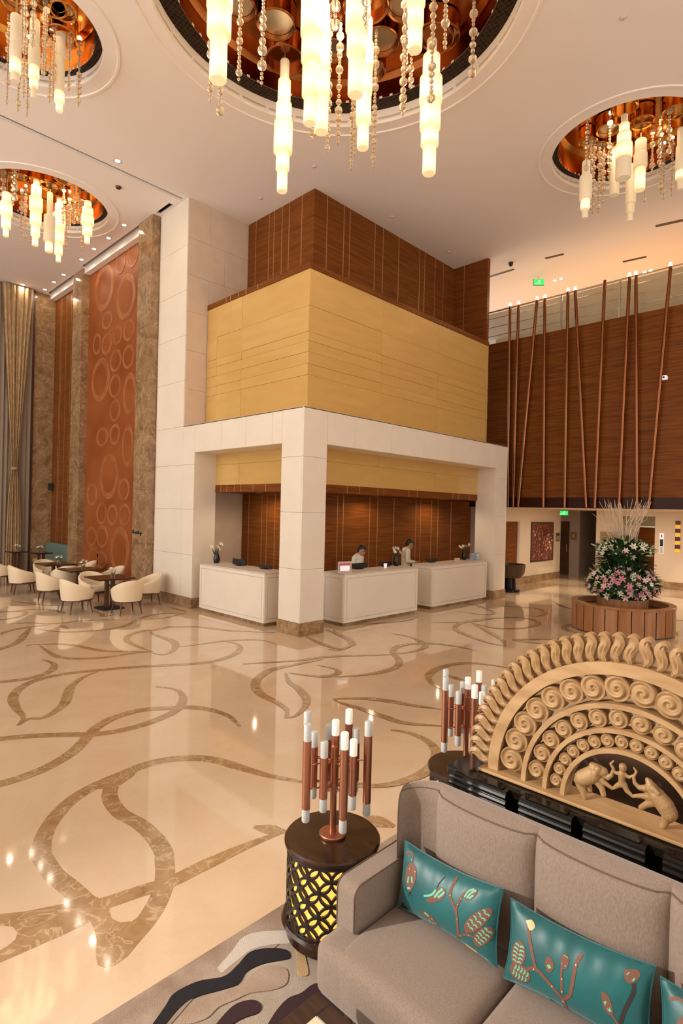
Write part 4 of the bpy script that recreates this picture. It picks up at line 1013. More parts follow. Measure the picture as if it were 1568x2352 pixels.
# arm
def arm(y0, y1, lab):
    prof = []
    r = .05
    x0_, x1_, z0_, z1_ = 1.945, 2.46, .26, .655
    prof = [(x1_, z0_), (x0_, z0_)] + [(x0_ + r - r * math.cos(t), z1_ - r + r * math.sin(t)) for t in [PI / 2 * k / 6 for k in range(7)]] + [(x1_, z1_)]
    a = wobj('arm', G().prism(prof, y0, y1, lambda u, v, w_: (u, w_, v)), 'fabric', sofa, 40)
    yi = y0 if y0 > 0 else y1; s = -1 if y0 > 0 else 1
    pr = [(x0_ + .0, .44)] + [(x0_ + r - r * math.cos(t), z1_ - r + r * math.sin(t)) for t in [PI / 2 * k / 6 for k in range(7)]] + [(x1_, z1_)]
    for yy_ in (y0, y1): wobj('piping', G().tube([(p[0], yy_, p[1]) for p in pr], .0038, 6), 'piping', a)
arm(1.755, 1.865, 0); arm(YR - .03, YR + .08, 1)
# scalloped back: one mesh per panel
seams = [1.62, 1.10, .573, .046, -.481, -1.008, -1.40]
def back_profile(s, bul):
    # (x,z) path from seat up over the rolled top and down the rear
    f = bul * (1 - s * s) ** .5 if abs(s) < 1 else 0
    return [(2.415 - f * .6, .30), (2.405 - f, .50), (2.400 - f * 1.2, .70), (2.400 - f * 1.25, .88), (2.404 - f * 1.2, .96), (2.415 - f * 1.0, .995), (2.440 - f * .45, 1.020), (2.470, 1.020), (2.490, 1.000), (2.495, .90), (2.50, .60), (2.50, .16)]
for i, (a, b) in enumerate(zip(seams, seams[1:])):
    def fn(u, v, a=a, b=b):
        s = -1 + 2 * u; P = back_profile(s, .062); k = v * (len(P) - 1); j = min(int(k), len(P) - 2); t = k - j
        x = P[j][0] * (1 - t) + P[j + 1][0] * t; z = P[j][1] * (1 - t) + P[j + 1][1] * t
        return (x, a + (b - a) * u, z)
    bp = wobj('back_panel', G().grid(fn, 20, 33), 'fabric', sofa, 60)
    pts = []
    for u in range(13):
        s = -1 + u / 6; f = .062 * max(0, 1 - s * s) ** .5; pts.append((2.413 - f * 1.0, a + (b - a) * u / 12, .998))
    wobj('piping', G().tube(pts, .0032, 6), 'piping', bp)
    if i: wobj('seam', G().tube([(p[0] - .001, a, p[1]) for p in back_profile(1, 0)[:6]], .0035, 5), 'piping', bp)
# wing that closes the back at the arm
def wing(ys, s):
    def fn(u, v):
        P = back_profile(1, 0)
        k = v * (len(P) - 1); j = min(int(k), len(P) - 2); t = k - j; x = P[j][0] * (1 - t) + P[j + 1][0] * t; z = P[j][1] * (1 - t) + P[j + 1][1] * t
        y = ys + s * .145 * math.sin(u * PI / 2)
        fwd = .13 * (1 - math.cos(u * PI / 2)) * (1 if v < .55 else .9)
        return (x - fwd, y, z - .012 * u)
    wg = wobj('back_wing', G().grid(fn, 10, 33), 'fabric', sofa, 60)
    edge = [fn(1, k / 33) for k in range(34)]
    n = len(edge); wobj('wing_side', G().add(edge, [tuple(range(n))]), 'fabric', wg)
    wobj('piping', G().tube([fn(u / 8, 5.2 / 11) for u in range(9)], .0032, 6), 'piping', wg)
    wobj('piping', G().tube(edge[4:24], .0032, 6), 'piping', wg)
wing(1.62, 1); wing(-1.40, -1)

# ------------------------------------------------------------------ embroidered teal pillows
def homography(src, dst):
    A_, b_ = [], []
    for (x, y), (u, v) in zip(src, dst):
        A_ += [[x, y, 1, 0, 0, 0, -u * x, -u * y], [0, 0, 0, x, y, 1, -v * x, -v * y]]; b_ += [u, v]
    h = np.linalg.solve(np.array(A_, float), np.array(b_, float))
    return lambda x, y: ((h[0] * x + h[1] * y + h[2]) / (h[6] * x + h[7] * y + 1), (h[3] * x + h[4] * y + h[5]) / (h[6] * x + h[7] * y + 1))
HWP, HHP, THP = .275, .150, .060
def psurf(u, v, side=-1, off=0.0):
    """pillow surface; u,v in -1..1; front is -Y"""
    uu, vv = max(-1, min(1, u)), max(-1, min(1, v))
    x = uu * HWP * (1 - .055 * (1 - vv * vv) * 1.0 + .0) ; z = vv * HHP * (1 - .13 * (1 - uu * uu))
    th = THP * ((1 - uu ** 4) * (1 - vv ** 2)) ** .55 + .004
    wr = .004 * math.sin(uu * 23 + 1) * max(0, vv - .2) * (1 - uu * uu) if side < 0 else 0
    return (x, side * (th + off) + wr, z)
def pillow(label, loc, rot, emb, group=None):
    t = thing('throw_pillow', label, 'pillow', loc); t.rotation_euler = rot
    g = G().grid(lambda u, v: psurf(2 * u - 1, 2 * v - 1), 36, 24).grid(lambda u, v: psurf(2 * u - 1, 2 * v - 1, 1), 36, 24)
    bd = [(-1 + 2 * k / 24, -1) for k in range(25)] + [(1, -1 + 2 * k / 14) for k in range(1, 15)] + [(1 - 2 * k / 24, 1) for k in range(1, 25)] + [(-1, 1 - 2 * k / 14) for k in range(1, 14)]
    n = len(bd)
    g.add([psurf(*p) for p in bd] + [psurf(*p, 1) for p in bd], [(i, (i + 1) % n, (i + 1) % n + n, i + n) for i in range(n)])
    c = weld(obj('cover', g, 'teal', t))
    P = [psurf(*p) for p in bd]; P = [(x * 1.008, 0, z * 1.012) for x, y, z in P]
    obj('cord_piping', G().tube(P + P[:1], .0042, 6), 'teal', t, True)
    for e in emb:
        kind, pts, wd, mat = e
        pts = smoothpts(pts, 4) if kind == 'line' else pts
        g = G()
        if kind == 'line':
            vs = []
            for i, p in enumerate(pts):
                a = np.array(pts[min(i + 1, len(pts) - 1)]) - np.array(pts[max(i - 1, 0)]); a = a * np.array([HWP, HHP]); a = a / (np.linalg.norm(a) + 1e-9); nn = np.array([-a[1] / HWP, a[0] / HHP]) * wd / 2
                vs += [psurf(p[0] + nn[0], p[1] + nn[1], -1, .0018), psurf(p[0] - nn[0], p[1] - nn[1], -1, .0018)]
            g.add(vs, [(2 * i, 2 * i + 1, 2 * i + 3, 2 * i + 2) for i in range(len(pts) - 1)])
        else:
            c0_ = np.mean(np.array(pts), axis=0); m = 4; P = smoothpts(pts + pts[:1], 4)[:-1]; n = len(P); vs = []
            for k in range(m):
                f = (k + 1) / m
                for p in P: q = c0_ + (np.array(p) - c0_) * f; vs.append(psurf(q[0], q[1], -1, .0015 + .0004 * (mat != 'thread_brown')))
            vs.append(psurf(c0_[0], c0_[1], -1, .0017)); z_ = len(vs) - 1
            g.add(vs, [(z_, i, (i + 1) % n) for i in range(n)] + [(k * n + i, (k + 1) * n + i, (k + 1) * n + (i + 1) % n, k * n + (i + 1) % n) for k in range(m - 1) for i in range(n)])
        obj('embroidery', g, mat, c)
    return t
def dots(h_, pts, wd=.006): return [('poly', [(h_(x - 7, y)), (h_(x, y - 9)), (h_(x + 7, y)), (h_(x, y + 9))], 0, 'thread_gold') for x, y in pts]
def leafset(h_, c, ax, L, Wd, n=5):
    """brown leaf outline with mint veins, in crop pixels"""
    a = np.array(ax, float); a /= np.linalg.norm(a); b = np.array([-a[1], a[0]]); c = np.array(c, float); out = []
    pts = [c + a * L * math.cos(t) + b * Wd * math.sin(t) for t in [2 * PI * k / 14 for k in range(14)]]
    out.append(('poly', [h_(*p) for p in pts], 0, 'thread_brown'))
    for k in range(n):
        f = -.6 + 1.2 * k / (n - 1); q = c + a * L * f; r = Wd * (1 - f * f) ** .5 * .75
        for s in (-1, 1): out.append(('line', [h_(*(q + b * s * r * .12)), h_(*(q + b * s * r * .55 + a * L * .10)), h_(*(q + b * s * r + a * L * .05))], .006, 'thread_mint'))
    return out
h1 = homography([(65, 60), (1440, 760), (1350, 1735), (20, 875)], [(-1, 1), (1, 1), (1, -1), (-1, -1)])
hl = lambda pts: [h1(*p) for p in pts]
emb1 = [('line', hl([(870, 1380), (910, 1250), (915, 1080), (890, 950), (820, 790), (800, 700), (825, 560), (835, 490)]), .013, 'thread_brown'), ('line', hl([(900, 1000), (915, 900), (950, 800), (1000, 720)]), .011, 'thread_brown'), ('line', hl([(915, 1320), (1020, 1300), (1120, 1330), (1200, 1400)]), .011, 'thread_brown'), ('line', hl([(110, 200), (180, 180), (225, 210), (225, 290)]), .009, 'thread_brown'),
        ('poly', hl([(220, 290), (290, 360), (315, 460), (300, 580), (235, 680), (170, 590), (150, 470), (165, 360)]), 0, 'thread_brown'), ('line', hl([(205, 480), (195, 560)]), .010, 'thread_mint'), ('line', hl([(250, 480), (265, 560)]), .010, 'thread_mint'), ('line', hl([(195, 630), (240, 630)]), .010, 'thread_mint'),
        ('line', hl([(235, 680), (210, 740)]), .005, 'thread_dark'), ('line', hl([(235, 680), (265, 740)]), .005, 'thread_dark'), ('line', hl([(690, 480), (640, 560), (615, 630)]), .004, 'thread_dark'),
        ('poly', hl([(470, 800), (540, 750), (590, 660), (680, 630), (740, 690), (720, 780), (620, 830), (520, 850)]), 0, 'thread_brown'), ('line', hl([(440, 740), (500, 740), (560, 720), (600, 660)]), .010, 'thread_mint'), ('line', hl([(590, 770), (640, 700), (690, 650)]), .010, 'thread_mint'), ('line', hl([(640, 770), (700, 720), (715, 690)]), .010, 'thread_mint'),
        ('poly', hl([(990, 720), (1040, 670), (1130, 690), (1150, 760), (1100, 820), (1020, 820)]), 0, 'thread_brown'), ('line', hl([(1000, 780), (1040, 700), (1100, 690)]), .008, 'thread_mint'), ('line', hl([(1030, 800), (1080, 730), (1130, 710)]), .008, 'thread_mint'), ('line', hl([(1060, 810), (1110, 770)]), .008, 'thread_mint'),
        ('poly', hl([(355, 930), (420, 960), (520, 1020), (610, 1170), (620, 1220), (520, 1150), (440, 1060)]), 0, 'thread_brown'), ('line', hl([(440, 980), (490, 1040)]), .012, 'thread_mint'), ('line', hl([(480, 1090), (550, 1160)]), .008, 'thread_mint'), ('line', hl([(530, 1070), (590, 1160)]), .008, 'thread_mint'),
        ('line', hl([(970, 1440), (1040, 1490), (1120, 1545)]), .014, 'thread_gold'), ('poly', hl([(80, 880), (130, 820), (160, 880), (190, 900), (195, 935), (130, 915)]), 0, 'thread_dark')]
emb1 += leafset(h1, (1190, 1130), (1, -.75), 210, 110) + leafset(h1, (1250, 1350), (.8, -.65), 150, 100) + dots(h1, [(220, 270), (205, 380), (290, 415), (805, 745), (960, 800), (922, 880), (918, 1080), (925, 1320), (880, 1378), (1065, 1315)])
h2 = homography([(165, 95), (1365, 690), (1290, 1330), (30, 700)], [(-1, 1), (1, 1), (1, -1), (-1, -1)])
hm = lambda pts: [h2(*p) for p in pts]
emb2 = [('line', hm([(690, 1130), (640, 1020), (625, 900), (560, 790), (450, 660), (390, 610), (300, 610)]), .016, 'thread_brown'), ('line', hm([(395, 610), (375, 500), (355, 380), (340, 250)]), .014, 'thread_brown'), ('line', hm([(625, 880), (700, 840), (745, 720), (780, 590), (830, 510)]), .014, 'thread_brown'), ('line', hm([(630, 830), (640, 720), (650, 620), (690, 560)]), .010, 'thread_brown'),
        ('poly', hm([(320, 240), (380, 240), (410, 290), (360, 310)]), 0, 'thread_gold'), ('poly', hm([(490, 560), (530, 510), (580, 570), (560, 630), (510, 640)]), 0, 'thread_brown'), ('line', hm([(525, 580), (540, 610)]), .014, 'thread_mint'), ('poly', hm([(650, 520), (700, 500), (720, 560), (690, 620), (645, 600)]), 0, 'thread_brown'), ('line', hm([(670, 590), (695, 520)]), .018, 'thread_mint'),
        ('poly', hm([(990, 800), (1050, 840), (1080, 960), (1050, 990), (1000, 930)]), 0, 'thread_brown'), ('line', hm([(1015, 880), (1055, 960)]), .012, 'thread_mint'), ('line', hm([(1060, 980), (1110, 1080), (1120, 1200)]), .010, 'thread_brown'), ('line', hm([(1100, 1100), (1170, 960), (1240, 840), (1240, 770)]), .013, 'thread_dark'), ('poly', hm([(1160, 660), (1250, 680), (1280, 730), (1230, 770), (1180, 740)]), 0, 'thread_brown'), ('line', hm([(1190, 690), (1240, 750)]), .012, 'thread_mint'), ('line', hm([(460, 880), (500, 950), (580, 1030)]), .014, 'thread_mint')]
emb2 += leafset(h2, (215, 490), (.35, -1), 110, 85) + leafset(h2, (220, 650), (.9, .5), 120, 80) + dots(h2, [(375, 615), (540, 765), (645, 700), (778, 590), (630, 810), (622, 905), (660, 1080)])
pillow('teal embroidered pillow propped beside the sofa arm', (2.250, 1.452, .618), (math.radians(-13), math.radians(-3), -PI / 2 - .03), emb1)
pillow('teal embroidered pillow in the middle of the sofa seat', (2.254, .862, .618), (math.radians(-13), math.radians(-1), -PI / 2 + .06), emb2)
pillow('teal embroidered pillow at the hidden end of the sofa', (2.248, .285, .622), (math.radians(-13), math.radians(-2), -PI / 2), emb1)

# ------------------------------------------------------------------ coffee table in front of the sofa
ct = thing('coffee_table', 'dark timber coffee table with a cream inset top', 'coffee table', (1.15, .9, .026))
tx0, tx1, ty0, ty1 = .75, 1.645, -.6, 1.685
bw = .080
for r_ in ((tx0, tx1, ty1 - bw, ty1), (tx0, tx1, ty0, ty0 + bw), (tx0, tx0 + bw, ty0 + bw, ty1 - bw), (tx1 - bw, tx1, ty0 + bw, ty1 - bw)):
    wobj('frame_board', G().cbox(*r_, .34, .40, .004), 'wood_black', ct)
wobj('inset_top', G().box(tx0 + bw, tx1 - bw, ty0 + bw, ty1 - bw, .35, .398), 'cushion_inset', ct)
for lx in (tx0 + .03, tx1 - .09):
    for ly in (ty0 + .03, ty1 - .09): wobj('leg', G().box(lx, lx + .06, ly, ly + .06, .026, .34), 'wood_dark', ct)

# ------------------------------------------------------------------ black console with fluted blocks
con = thing('console', 'black lacquer console with fluted blocks behind the sofa', 'console', (3.2, .9, .026))
wobj('console_body', G().cbox(3.03, 3.50, -.05, 1.93, .026, .80, .006), 'black_lacquer', con)
wobj('console_top', G().cbox(2.99, 3.54, -.07, 1.95, .80, .85, .006), 'black_lacquer', con)
fl = []
for k in range(9):
    z = .80 - k * .030; fl += [(-.0 - .012 * (k % 2), z)]
blocks = [(1.53, 1.90), (1.16, 1.45), (.81, 1.10), (.46, .735), (.10, .385)]
for a, b in blocks:
    prof = [(3.04, .845)] + [(2.955, .845), (2.945, .835)]
    for k in range(5):
        z = .825 - k * .036; prof += [(2.945 - .004, z), (2.935, z - .010), (2.935, z - .022), (2.946, z - .030)]
    prof += [(2.95, .62), (3.04, .62)]
    wobj('fluted_block', G().prism(prof, a, b, lambda u, v, w_: (u, w_, v)), 'black_lacquer', con)
    wobj('block_lid', G().cbox(2.955, 3.03, a + .03, b - .03, .846, .853, .002), 'black_lacquer', con)

# ------------------------------------------------------------------ carved wooden arch panel
XA = 3.10
AC = np.array([.947, .872])
arch = thing('carved_arch', 'half round carved oak panel with spirals and elephants on the console', 'carved panel', (XA + .05, AC[0], .85))
# the arch's own plane: a grows toward the far end (+y), u = radius
def atf(u, v, w_): return (XA + w_, AC[0] + u, AC[1] + v)
def arc_band(r0, r1, w0, w1, a0=0.0, a1=PI, n=64):
    g = G(); vs = []
    for i in range(n + 1):
        t = a0 + (a1 - a0) * i / n; c, s = math.cos(t), math.sin(t)
        for r_, w_ in ((r0, w0), (r1, w0), (r1, w1), (r0, w1)): vs.append(atf(r_ * c, r_ * s, w_))
    fs = [(4 * i + k, 4 * i + (k + 1) % 4, 4 * i + 4 + (k + 1) % 4, 4 * i + 4 + k) for i in range(n) for k in range(4)]
    g.add(vs, fs + [(0, 3, 2, 1), (4 * n, 4 * n + 1, 4 * n + 2, 4 * n + 3)]); return g
wobj('base_plank', G().cbox(XA - .045, XA + .16, AC[0] - .83, AC[0] + .83, .853, .872, .006), 'oak', arch)
for r0, r1, w0 in ((.720, .786, 0), (.545, .572, .0), (.420, .444, .0), (.318, .342, .0)):
    wobj('arch_band', arc_band(r0, r1, w0, .10), 'oak', arch, 30)
def spiral_disc(R_, depth, turns=2.0, flip=1):
    """spiral scroll on a drum: raised rope along a spiral over a domed face; local u,v plane, front toward -w"""
    nr, na = 16, 44; g = G(); 
    def fn(iu, iv):
        th = 2 * PI * iu; rr = R_ * iv
        f = iv * turns - flip * th / (2 * PI); ph = f - math.floor(f)
        groove = .5 + .5 * math.cos(2 * PI * (ph - .5))
        dome = .30 * (1 - iv ** 2) * R_
        rim = 1.0 if iv < .93 else max(0, 1 - (iv - .93) / .07 * .8)
        hgt = (dome * .5 + R_ * .24 * groove * (1 if iv > .08 else iv / .08)) * rim
        return (rr * math.cos(th), rr * math.sin(th), -hgt)
    g.grid(fn, na, nr, closeu=True)
    rim = [fn(k / na, 1.0) for k in range(na)]; n = na
    g.add(rim + [(x * .97, y * .97, depth) for x, y, z in rim], [(i, (i + 1) % n, (i + 1) % n + n, i + n) for i in range(n)] + [tuple(range(n, 2 * n))])
    me = g.mesh('spiral', 50); return me
def add_spirals(rad, R_, angs):
    mR, mL = spiral_disc(R_, .075, 1.7, 1), spiral_disc(R_, .075, 1.7, -1)
    for a in angs:
        me = mR if a < 90 else mL
        if not me.materials: me.materials.append(MAT['oak_end'])
        o = bpy.data.objects.new('spiral_scroll', me); COL.objects.link(o); o.parent = arch
        # local u->+y, v->+z, w->+x ; spun with the arch angle
        t = math.radians(a)
        R3 = Matrix(((0, 0, 1), (1, 0, 0), (0, 1, 0))).to_4x4() @ Matrix.Rotation(t, 4, 'Z')
        p = Vector(atf(rad * math.cos(t), rad * math.sin(t), .022)) - Vector(arch.location)
        o.matrix_local = Matrix.Translation(p) @ R3
add_spirals(.650, .069, [8 + 164 * i / 15 for i in range(16)])
add_spirals(.494, .0495, [9.5 + 161 * i / 13 for i in range(14)])
add_spirals(.378, .0345, [9.2 + 161.6 * i / 15 for i in range(16)])
# curled leaf teeth around the rim
def tooth():
    """S-curled leaf: spine swept with a leaf-shaped width, carved ridges on its front"""
    spine = smoothpts([(0, 0), (.012, .028), (.008, .062), (-.012, .098), (-.008, .128), (.010, .140), (.020, .128)], 5)
    n = len(spine); g = G(); vs = []
    for i, p in enumerate(spine):
        t = i / (n - 1); d = np.array(spine[min(i + 1, n - 1)]) - np.array(spine[max(i - 1, 0)]); d = d / np.linalg.norm(d); nn = np.array([-d[1], d[0]])
        wd = (.012 + .030 * math.sin(min(1, t * 1.15) * PI) ** .7) * (1 if t < .8 else 1 - (t - .8) * 2.2)
        for k in range(7):
            s = -1 + k / 3; rid = .010 * (1 - s * s) + .005 * math.cos(s * PI * 2.5 + t * 9) * (1 - abs(s)); q = np.array(p) + nn * wd * s * .62
            vs.append((q[0], q[1], -rid))
        for s in (1, -1):
            q = np.array(p) + nn * wd * s * .60; vs.append((q[0], q[1], .05))
    m = 9; fs = [(i * m + k, i * m + (k + 1) % m, (i + 1) * m + (k + 1) % m, (i + 1) * m + k) for i in range(n - 1) for k in range(m)]
    g.add(vs, fs + [tuple(range(m))[::-1], tuple((n - 1) * m + k for k in range(m))])
    return g
tm = tooth().mesh('tooth', 45); tm.materials.append(MAT['oak_end'])
gm = tooth(); gm.v = [(-x, y, z) for x, y, z in gm.v]; tmm = gm.mesh('tooth', 45); tmm.materials.append(MAT['oak_end'])
NT = 39
for i in range(NT):
    a = 3 + 174 * i / (NT - 1); t = math.radians(a)
    o = bpy.data.objects.new('leaf_scroll', tm if a < 91 else tmm); COL.objects.link(o); o.parent = arch
    R3 = Matrix(((0, 0, 1), (1, 0, 0), (0, 1, 0))).to_4x4() @ Matrix.Rotation(t - PI / 2, 4, 'Z')
    p = Vector(atf(.783 * math.cos(t), .783 * math.sin(t), .025)) - Vector(arch.location); o.matrix_local = Matrix.Translation(p) @ R3
# elephants and the figure between them (positions from the carving's plane)
E_ = lambda x, y, w_=0.0: tuple(np.array(onx(1180 + x * .2474, 1640 + y * .2474, XA + .045)) + np.array([w_, 0, 0]))
S_ = .00050
def caps(lst): return [(E_(*p0), r0 * S_, E_(*p1), r1 * S_) for p0, r0, p1, r1 in lst]
def carve(name, lst, lab):
    me = blob(name, caps(lst), .0034, 2); me.transform(Matrix.Translation(-Vector(arch.location))); o = link(name, me, 'oak_end', arch); o['label'] = lab; return o
carve('elephant', [((640, 590), 88, (730, 560), 92), ((600, 610), 55, (640, 590), 88), ((790, 525), 62, (830, 535), 48), ((770, 500), 45, (730, 480), 40), ((830, 560), 34, (870, 592), 27), ((870, 592), 27, (905, 570), 22), ((905, 570), 22, (925, 510), 17), ((925, 510), 17, (895, 462), 13), ((895, 462), 13, (925, 436), 11),
    ((610, 650), 46, (640, 720), 34), ((640, 720), 34, (655, 775), 27), ((660, 640, .03), 44, (680, 720, .03), 32), ((770, 620), 44, (815, 690), 32), ((815, 690), 32, (830, 745), 29), ((790, 600), 36, (850, 645), 26), ((850, 645), 26, (912, 690), 18), ((790, 500, -.02), 36, (760, 570, -.025), 24)], 'carved elephant standing with raised trunk')
carve('elephant', [((1330, 760), 80, (1400, 850), 88), ((1400, 850), 88, (1440, 920), 80), ((1275, 680), 58, (1310, 730), 66), ((1260, 640), 40, (1240, 610), 24), ((1225, 690), 36, (1165, 685), 26), ((1165, 685), 26, (1120, 640), 20), ((1120, 640), 20, (1110, 585), 16), ((1110, 585), 16, (1138, 535), 13), ((1138, 535), 13, (1112, 500), 10),
    ((1270, 770), 44, (1190, 760), 28), ((1190, 760), 28, (1112, 762), 18), ((1290, 820), 44, (1225, 840), 32), ((1225, 840), 32, (1180, 868), 28), ((1420, 960), 52, (1400, 1010), 36), ((1400, 1010), 36, (1378, 1040), 34), ((1450, 930, .03), 52, (1430, 1000, .03), 36), ((1300, 680, -.02), 34, (1350, 720, -.025), 24)], 'carved elephant rearing with raised trunk')
carve('carved_figure', [((1010, 490), 40, (1010, 505), 38), ((1008, 530), 20, (1005, 550), 26), ((1003, 555), 40, (1000, 610), 34), ((1000, 610), 34, (1005, 650), 36), ((985, 555), 22, (940, 545), 17), ((940, 545), 17, (918, 505), 13), ((1025, 560), 22, (1070, 590), 17), ((1070, 590), 17, (1112, 570), 13), ((990, 650), 32, (950, 670), 24), ((950, 670), 24, (920, 692), 15), ((1020, 655), 32, (1050, 715), 25), ((1050, 715), 25, (1105, 768), 15)], 'carved dancing figure held between the trunks')
# facing sofa glimpsed through the carving
sofa2 = thing('sofa', 'dark brown sofa glimpsed through the carved panel', 'sofa', (4.3, .6, .026))
weld(wobj('seat', cushion(G(), 4.05, 4.75, -.6, 1.6, .2, .45, .05), 'brown_fabric', sofa2)); weld(wobj('back', cushion(G(), 3.85, 4.06, -.6, 1.6, .14, .86, .05), 'brown_fabric', sofa2))
for lx in (3.9, 4.7):
    for ly in (-.5, 1.5): wobj('leg', G().lathe([(.018, .026), (.026, .22)], 10, (lx, ly, 0)), 'wood_dark', sofa2)
t = thing('throw_pillow', 'plain green pillow on the sofa glimpsed through the carved panel', 'pillow', (4.16, .95, .625))
t.rotation_euler = (math.radians(-8), 0, PI / 2)
weld(obj('cover', G().grid(lambda u, v: psurf(2 * u - 1, 2 * v - 1), 24, 16).grid(lambda u, v: psurf(2 * u - 1, 2 * v - 1, 1), 24, 16), M('green_velvet', (.02, .13, .07), .6), t))
# ------------------------------------------------------------------ reception desks
def desk(name, label, x0, x1, y0, y1, front):
    """front: 'x' -> guests stand at low x; 'y' -> guests stand at low y"""
    t = thing('reception_desk', label, 'desk', ((x0 + x1) / 2, (y0 + y1) / 2, 0), group=None); h = 1.105
    wobj('plinth', G().box(x0 + .06, x1 - .06, y0 + .06, y1 - .02, 0, .08), 'brown_marble', t)
    wobj('desk_body', G().cbox(x0 + .012, x1 - .012, y0 + .012, y1, .08, h - .03, .004), 'frame_grey', t)
    wobj('desk_top', G().cbox(x0, x1, y0, y1, h - .03, h, .003), 'frame_grey', t)
    wobj('work_surface', G().box(x0 + .05, x1 - .05, y0 + .25, y1 + .25, .72, .75) if front == 'y' else G().box(x0 + .25, x1 + .25, y0 + .05, y1 - .05, .72, .75), 'wood_dark', t)
    fr = .07; z0, z1 = .08, h - .03
    def face(u0, u1, tf):
        for a, b, c, d in ((u0, u1, z1 - fr, z1), (u0, u1, z0, z0 + fr), (u0, u0 + fr, z0 + fr, z1 - fr), (u1 - fr, u1, z0 + fr, z1 - fr)):
            wobj('frame_border', G().prism(rect(a + .001, b - .001, c + .001, d - .001), 0, .012, tf), 'white_stone', t)
        wobj('front_panel', G().prism(rect(u0 + fr + .011, u1 - fr - .011, z0 + fr + .011, z1 - fr - .011), 0, .010, tf), 'white_stone', t)
    if front == 'y':
        face(x0 + .012, x1 - .012, lambda u, v, w_: (u, y0 + .012 - w_, v)); face(y0 + .012, y1, lambda u, v, w_: (x0 + .012 - w_, u, v))
    else:
        face(y0 + .012, y1 - .012, lambda u, v, w_: (x0 + .012 - w_, u, v)); face(x0 + .012, x1 - .012, lambda u, v, w_: (u, y0 + .012 - w_, v))
    return t
desk('a', 'white stone reception desk on the lounge side of the corner pillar', 7.14, 7.80, 9.10, 11.55, 'x')
desk('b', 'white stone reception desk with the red printed sign on top', 8.41, 10.95, 8.08, 8.72, 'y')
desk('c', 'white stone reception desk with the blue box on top', 11.60, 14.22, 8.12, 8.76, 'y')
HT = 1.105
def lily_mesh(col, n=6, R_=.05, open_=.5):
    g = G()
    for k in range(n):
        a = 2 * PI * k / n; c, s = math.cos(a), math.sin(a)
        for (r0, z0, w0), (r1, z1, w1) in (((.06, 0, .10), (.55, .45, .24)), ((.55, .45, .24), (1.0, open_, .02))):
            P = []
            for r_, z_, w_ in ((r0, z0, w0), (r1, z1, w1)):
                P += [(r_ * c - w_ * s, r_ * s + w_ * c, z_ + .04), (r_ * c, r_ * s, z_ - .05), (r_ * c + w_ * s, r_ * s - w_ * c, z_ + .04)]
            g.add([tuple(x * R_ for x in p) for p in P], [(0, 1, 4, 3), (1, 2, 5, 4)])
    me = g.mesh('lily', 60, fix=False); me.materials.append(MAT[col]); return me
def bud_mesh(col, R_=.05):
    me = G().lathe([(0, 0), (R_ * .16, R_ * .4), (R_ * .20, R_ * 1.0), (R_ * .10, R_ * 1.6), (0, R_ * 1.8)], 6, cap=False).mesh('bud', 60); me.materials.append(MAT[col]); return me
LW, LP, LPP, LB_ = lily_mesh('lily_white'), lily_mesh('lily_pink'), lily_mesh('lily_pale'), bud_mesh('lily_bud')
def put(me, name, parent, loc, direction, sc=1.0, spin=0.0):
    o = bpy.data.objects.new(name, me); COL.objects.link(o); o.parent = parent
    q = Vector((0, 0, 1)).rotation_difference(Vector(direction).normalized()); o.rotation_mode = 'QUATERNION'; o.rotation_quaternion = q; o.location = loc; o.scale = (sc,) * 3; return o
def lily_vase(label, loc, flowers, seed, sc=1.0):
    t = thing('lily_vase', label, 'vase', loc); rnd = random.Random(seed)
    obj('vase', G().lathe([(.0, 0), (.055, 0), (.075, .07), (.07, .14), (.045, .22), (.04, .25), (.03, .25), (.03, .20)], 20, cap=False), 'vase', t, 40)
    for k in range(flowers):
        a = 2 * PI * k / flowers + rnd.random(); r_ = .05 + .10 * rnd.random(); z = .32 + .14 * rnd.random(); p = Vector((r_ * math.cos(a), r_ * math.sin(a), z))
        s = obj('stem', G().tube([(0, 0, .2), p * .6 + Vector((0, 0, .06)), p], .005, 5), 'leaf_dark', t)
        put([LW, LPP, LW][k % 3], 'lily', s, p, (p.x, p.y - .3, .15), 1.15 * sc)
    for k in range(4):
        a = rnd.random() * 6; p = Vector((.11 * math.cos(a), .11 * math.sin(a), .34)); d = Vector((-math.sin(a), math.cos(a), 0)) * .02
        obj('leaf', G().add([(0, 0, .22), tuple(p * .6 + d), tuple(p), tuple(p * .6 - d)], [(0, 1, 2, 3)]), 'leaf_dark', t)
    return t
lily_vase('black vase of white lilies on the desk nearest the lounge', (7.50, 11.40, HT), 7, 1)
lily_vase('black vase of pink and white lilies between the two clerks', (10.98 - .25, 8.58, HT), 7, 2)
lily_vase('black vase of lilies behind the blue box', (13.82, 8.62, HT), 6, 3)
# sign holder
q = onz(790, 1315, HT)
t = thing('sign_holder', 'small framed sign with a red header on the desk corner', 'sign', (q[0], q[1] - .02, HT), -.25)
obj('frame', G().cbox(-.17, .17, 0, .02, 0, .235, .004), 'frame_grey', t)
obj('white_sheet', G().box(-.115, .115, -.004, .001, .04, .15), 'paper_white', t); obj('red_header', G().box(-.135, .135, -.004, .001, .15, .195), 'paper_red', t)
obj('print_edge', G().box(-.135, -.118, -.003, .001, .04, .15).box(.118, .135, -.003, .001, .04, .15), 'blue_box', t)
def screen(label, loc, rz, w_=.42, h_=.22):
    t = thing('monitor', label, 'monitor', loc, rz)
    obj('screen_back', G().cbox(-w_ / 2, w_ / 2, -.02, .02, .014, .014 + h_, .006), 'black', t); obj('stand', G().box(-.03, .03, -.01, .01, .0, .03).box(-.10, .10, -.07, .07, 0, .012), 'black', t)
q = onz(818, 1305, HT); screen('low black monitor beside the sign holder', (9.42, 8.60, HT - .08 + .08), .0, .50, .12)
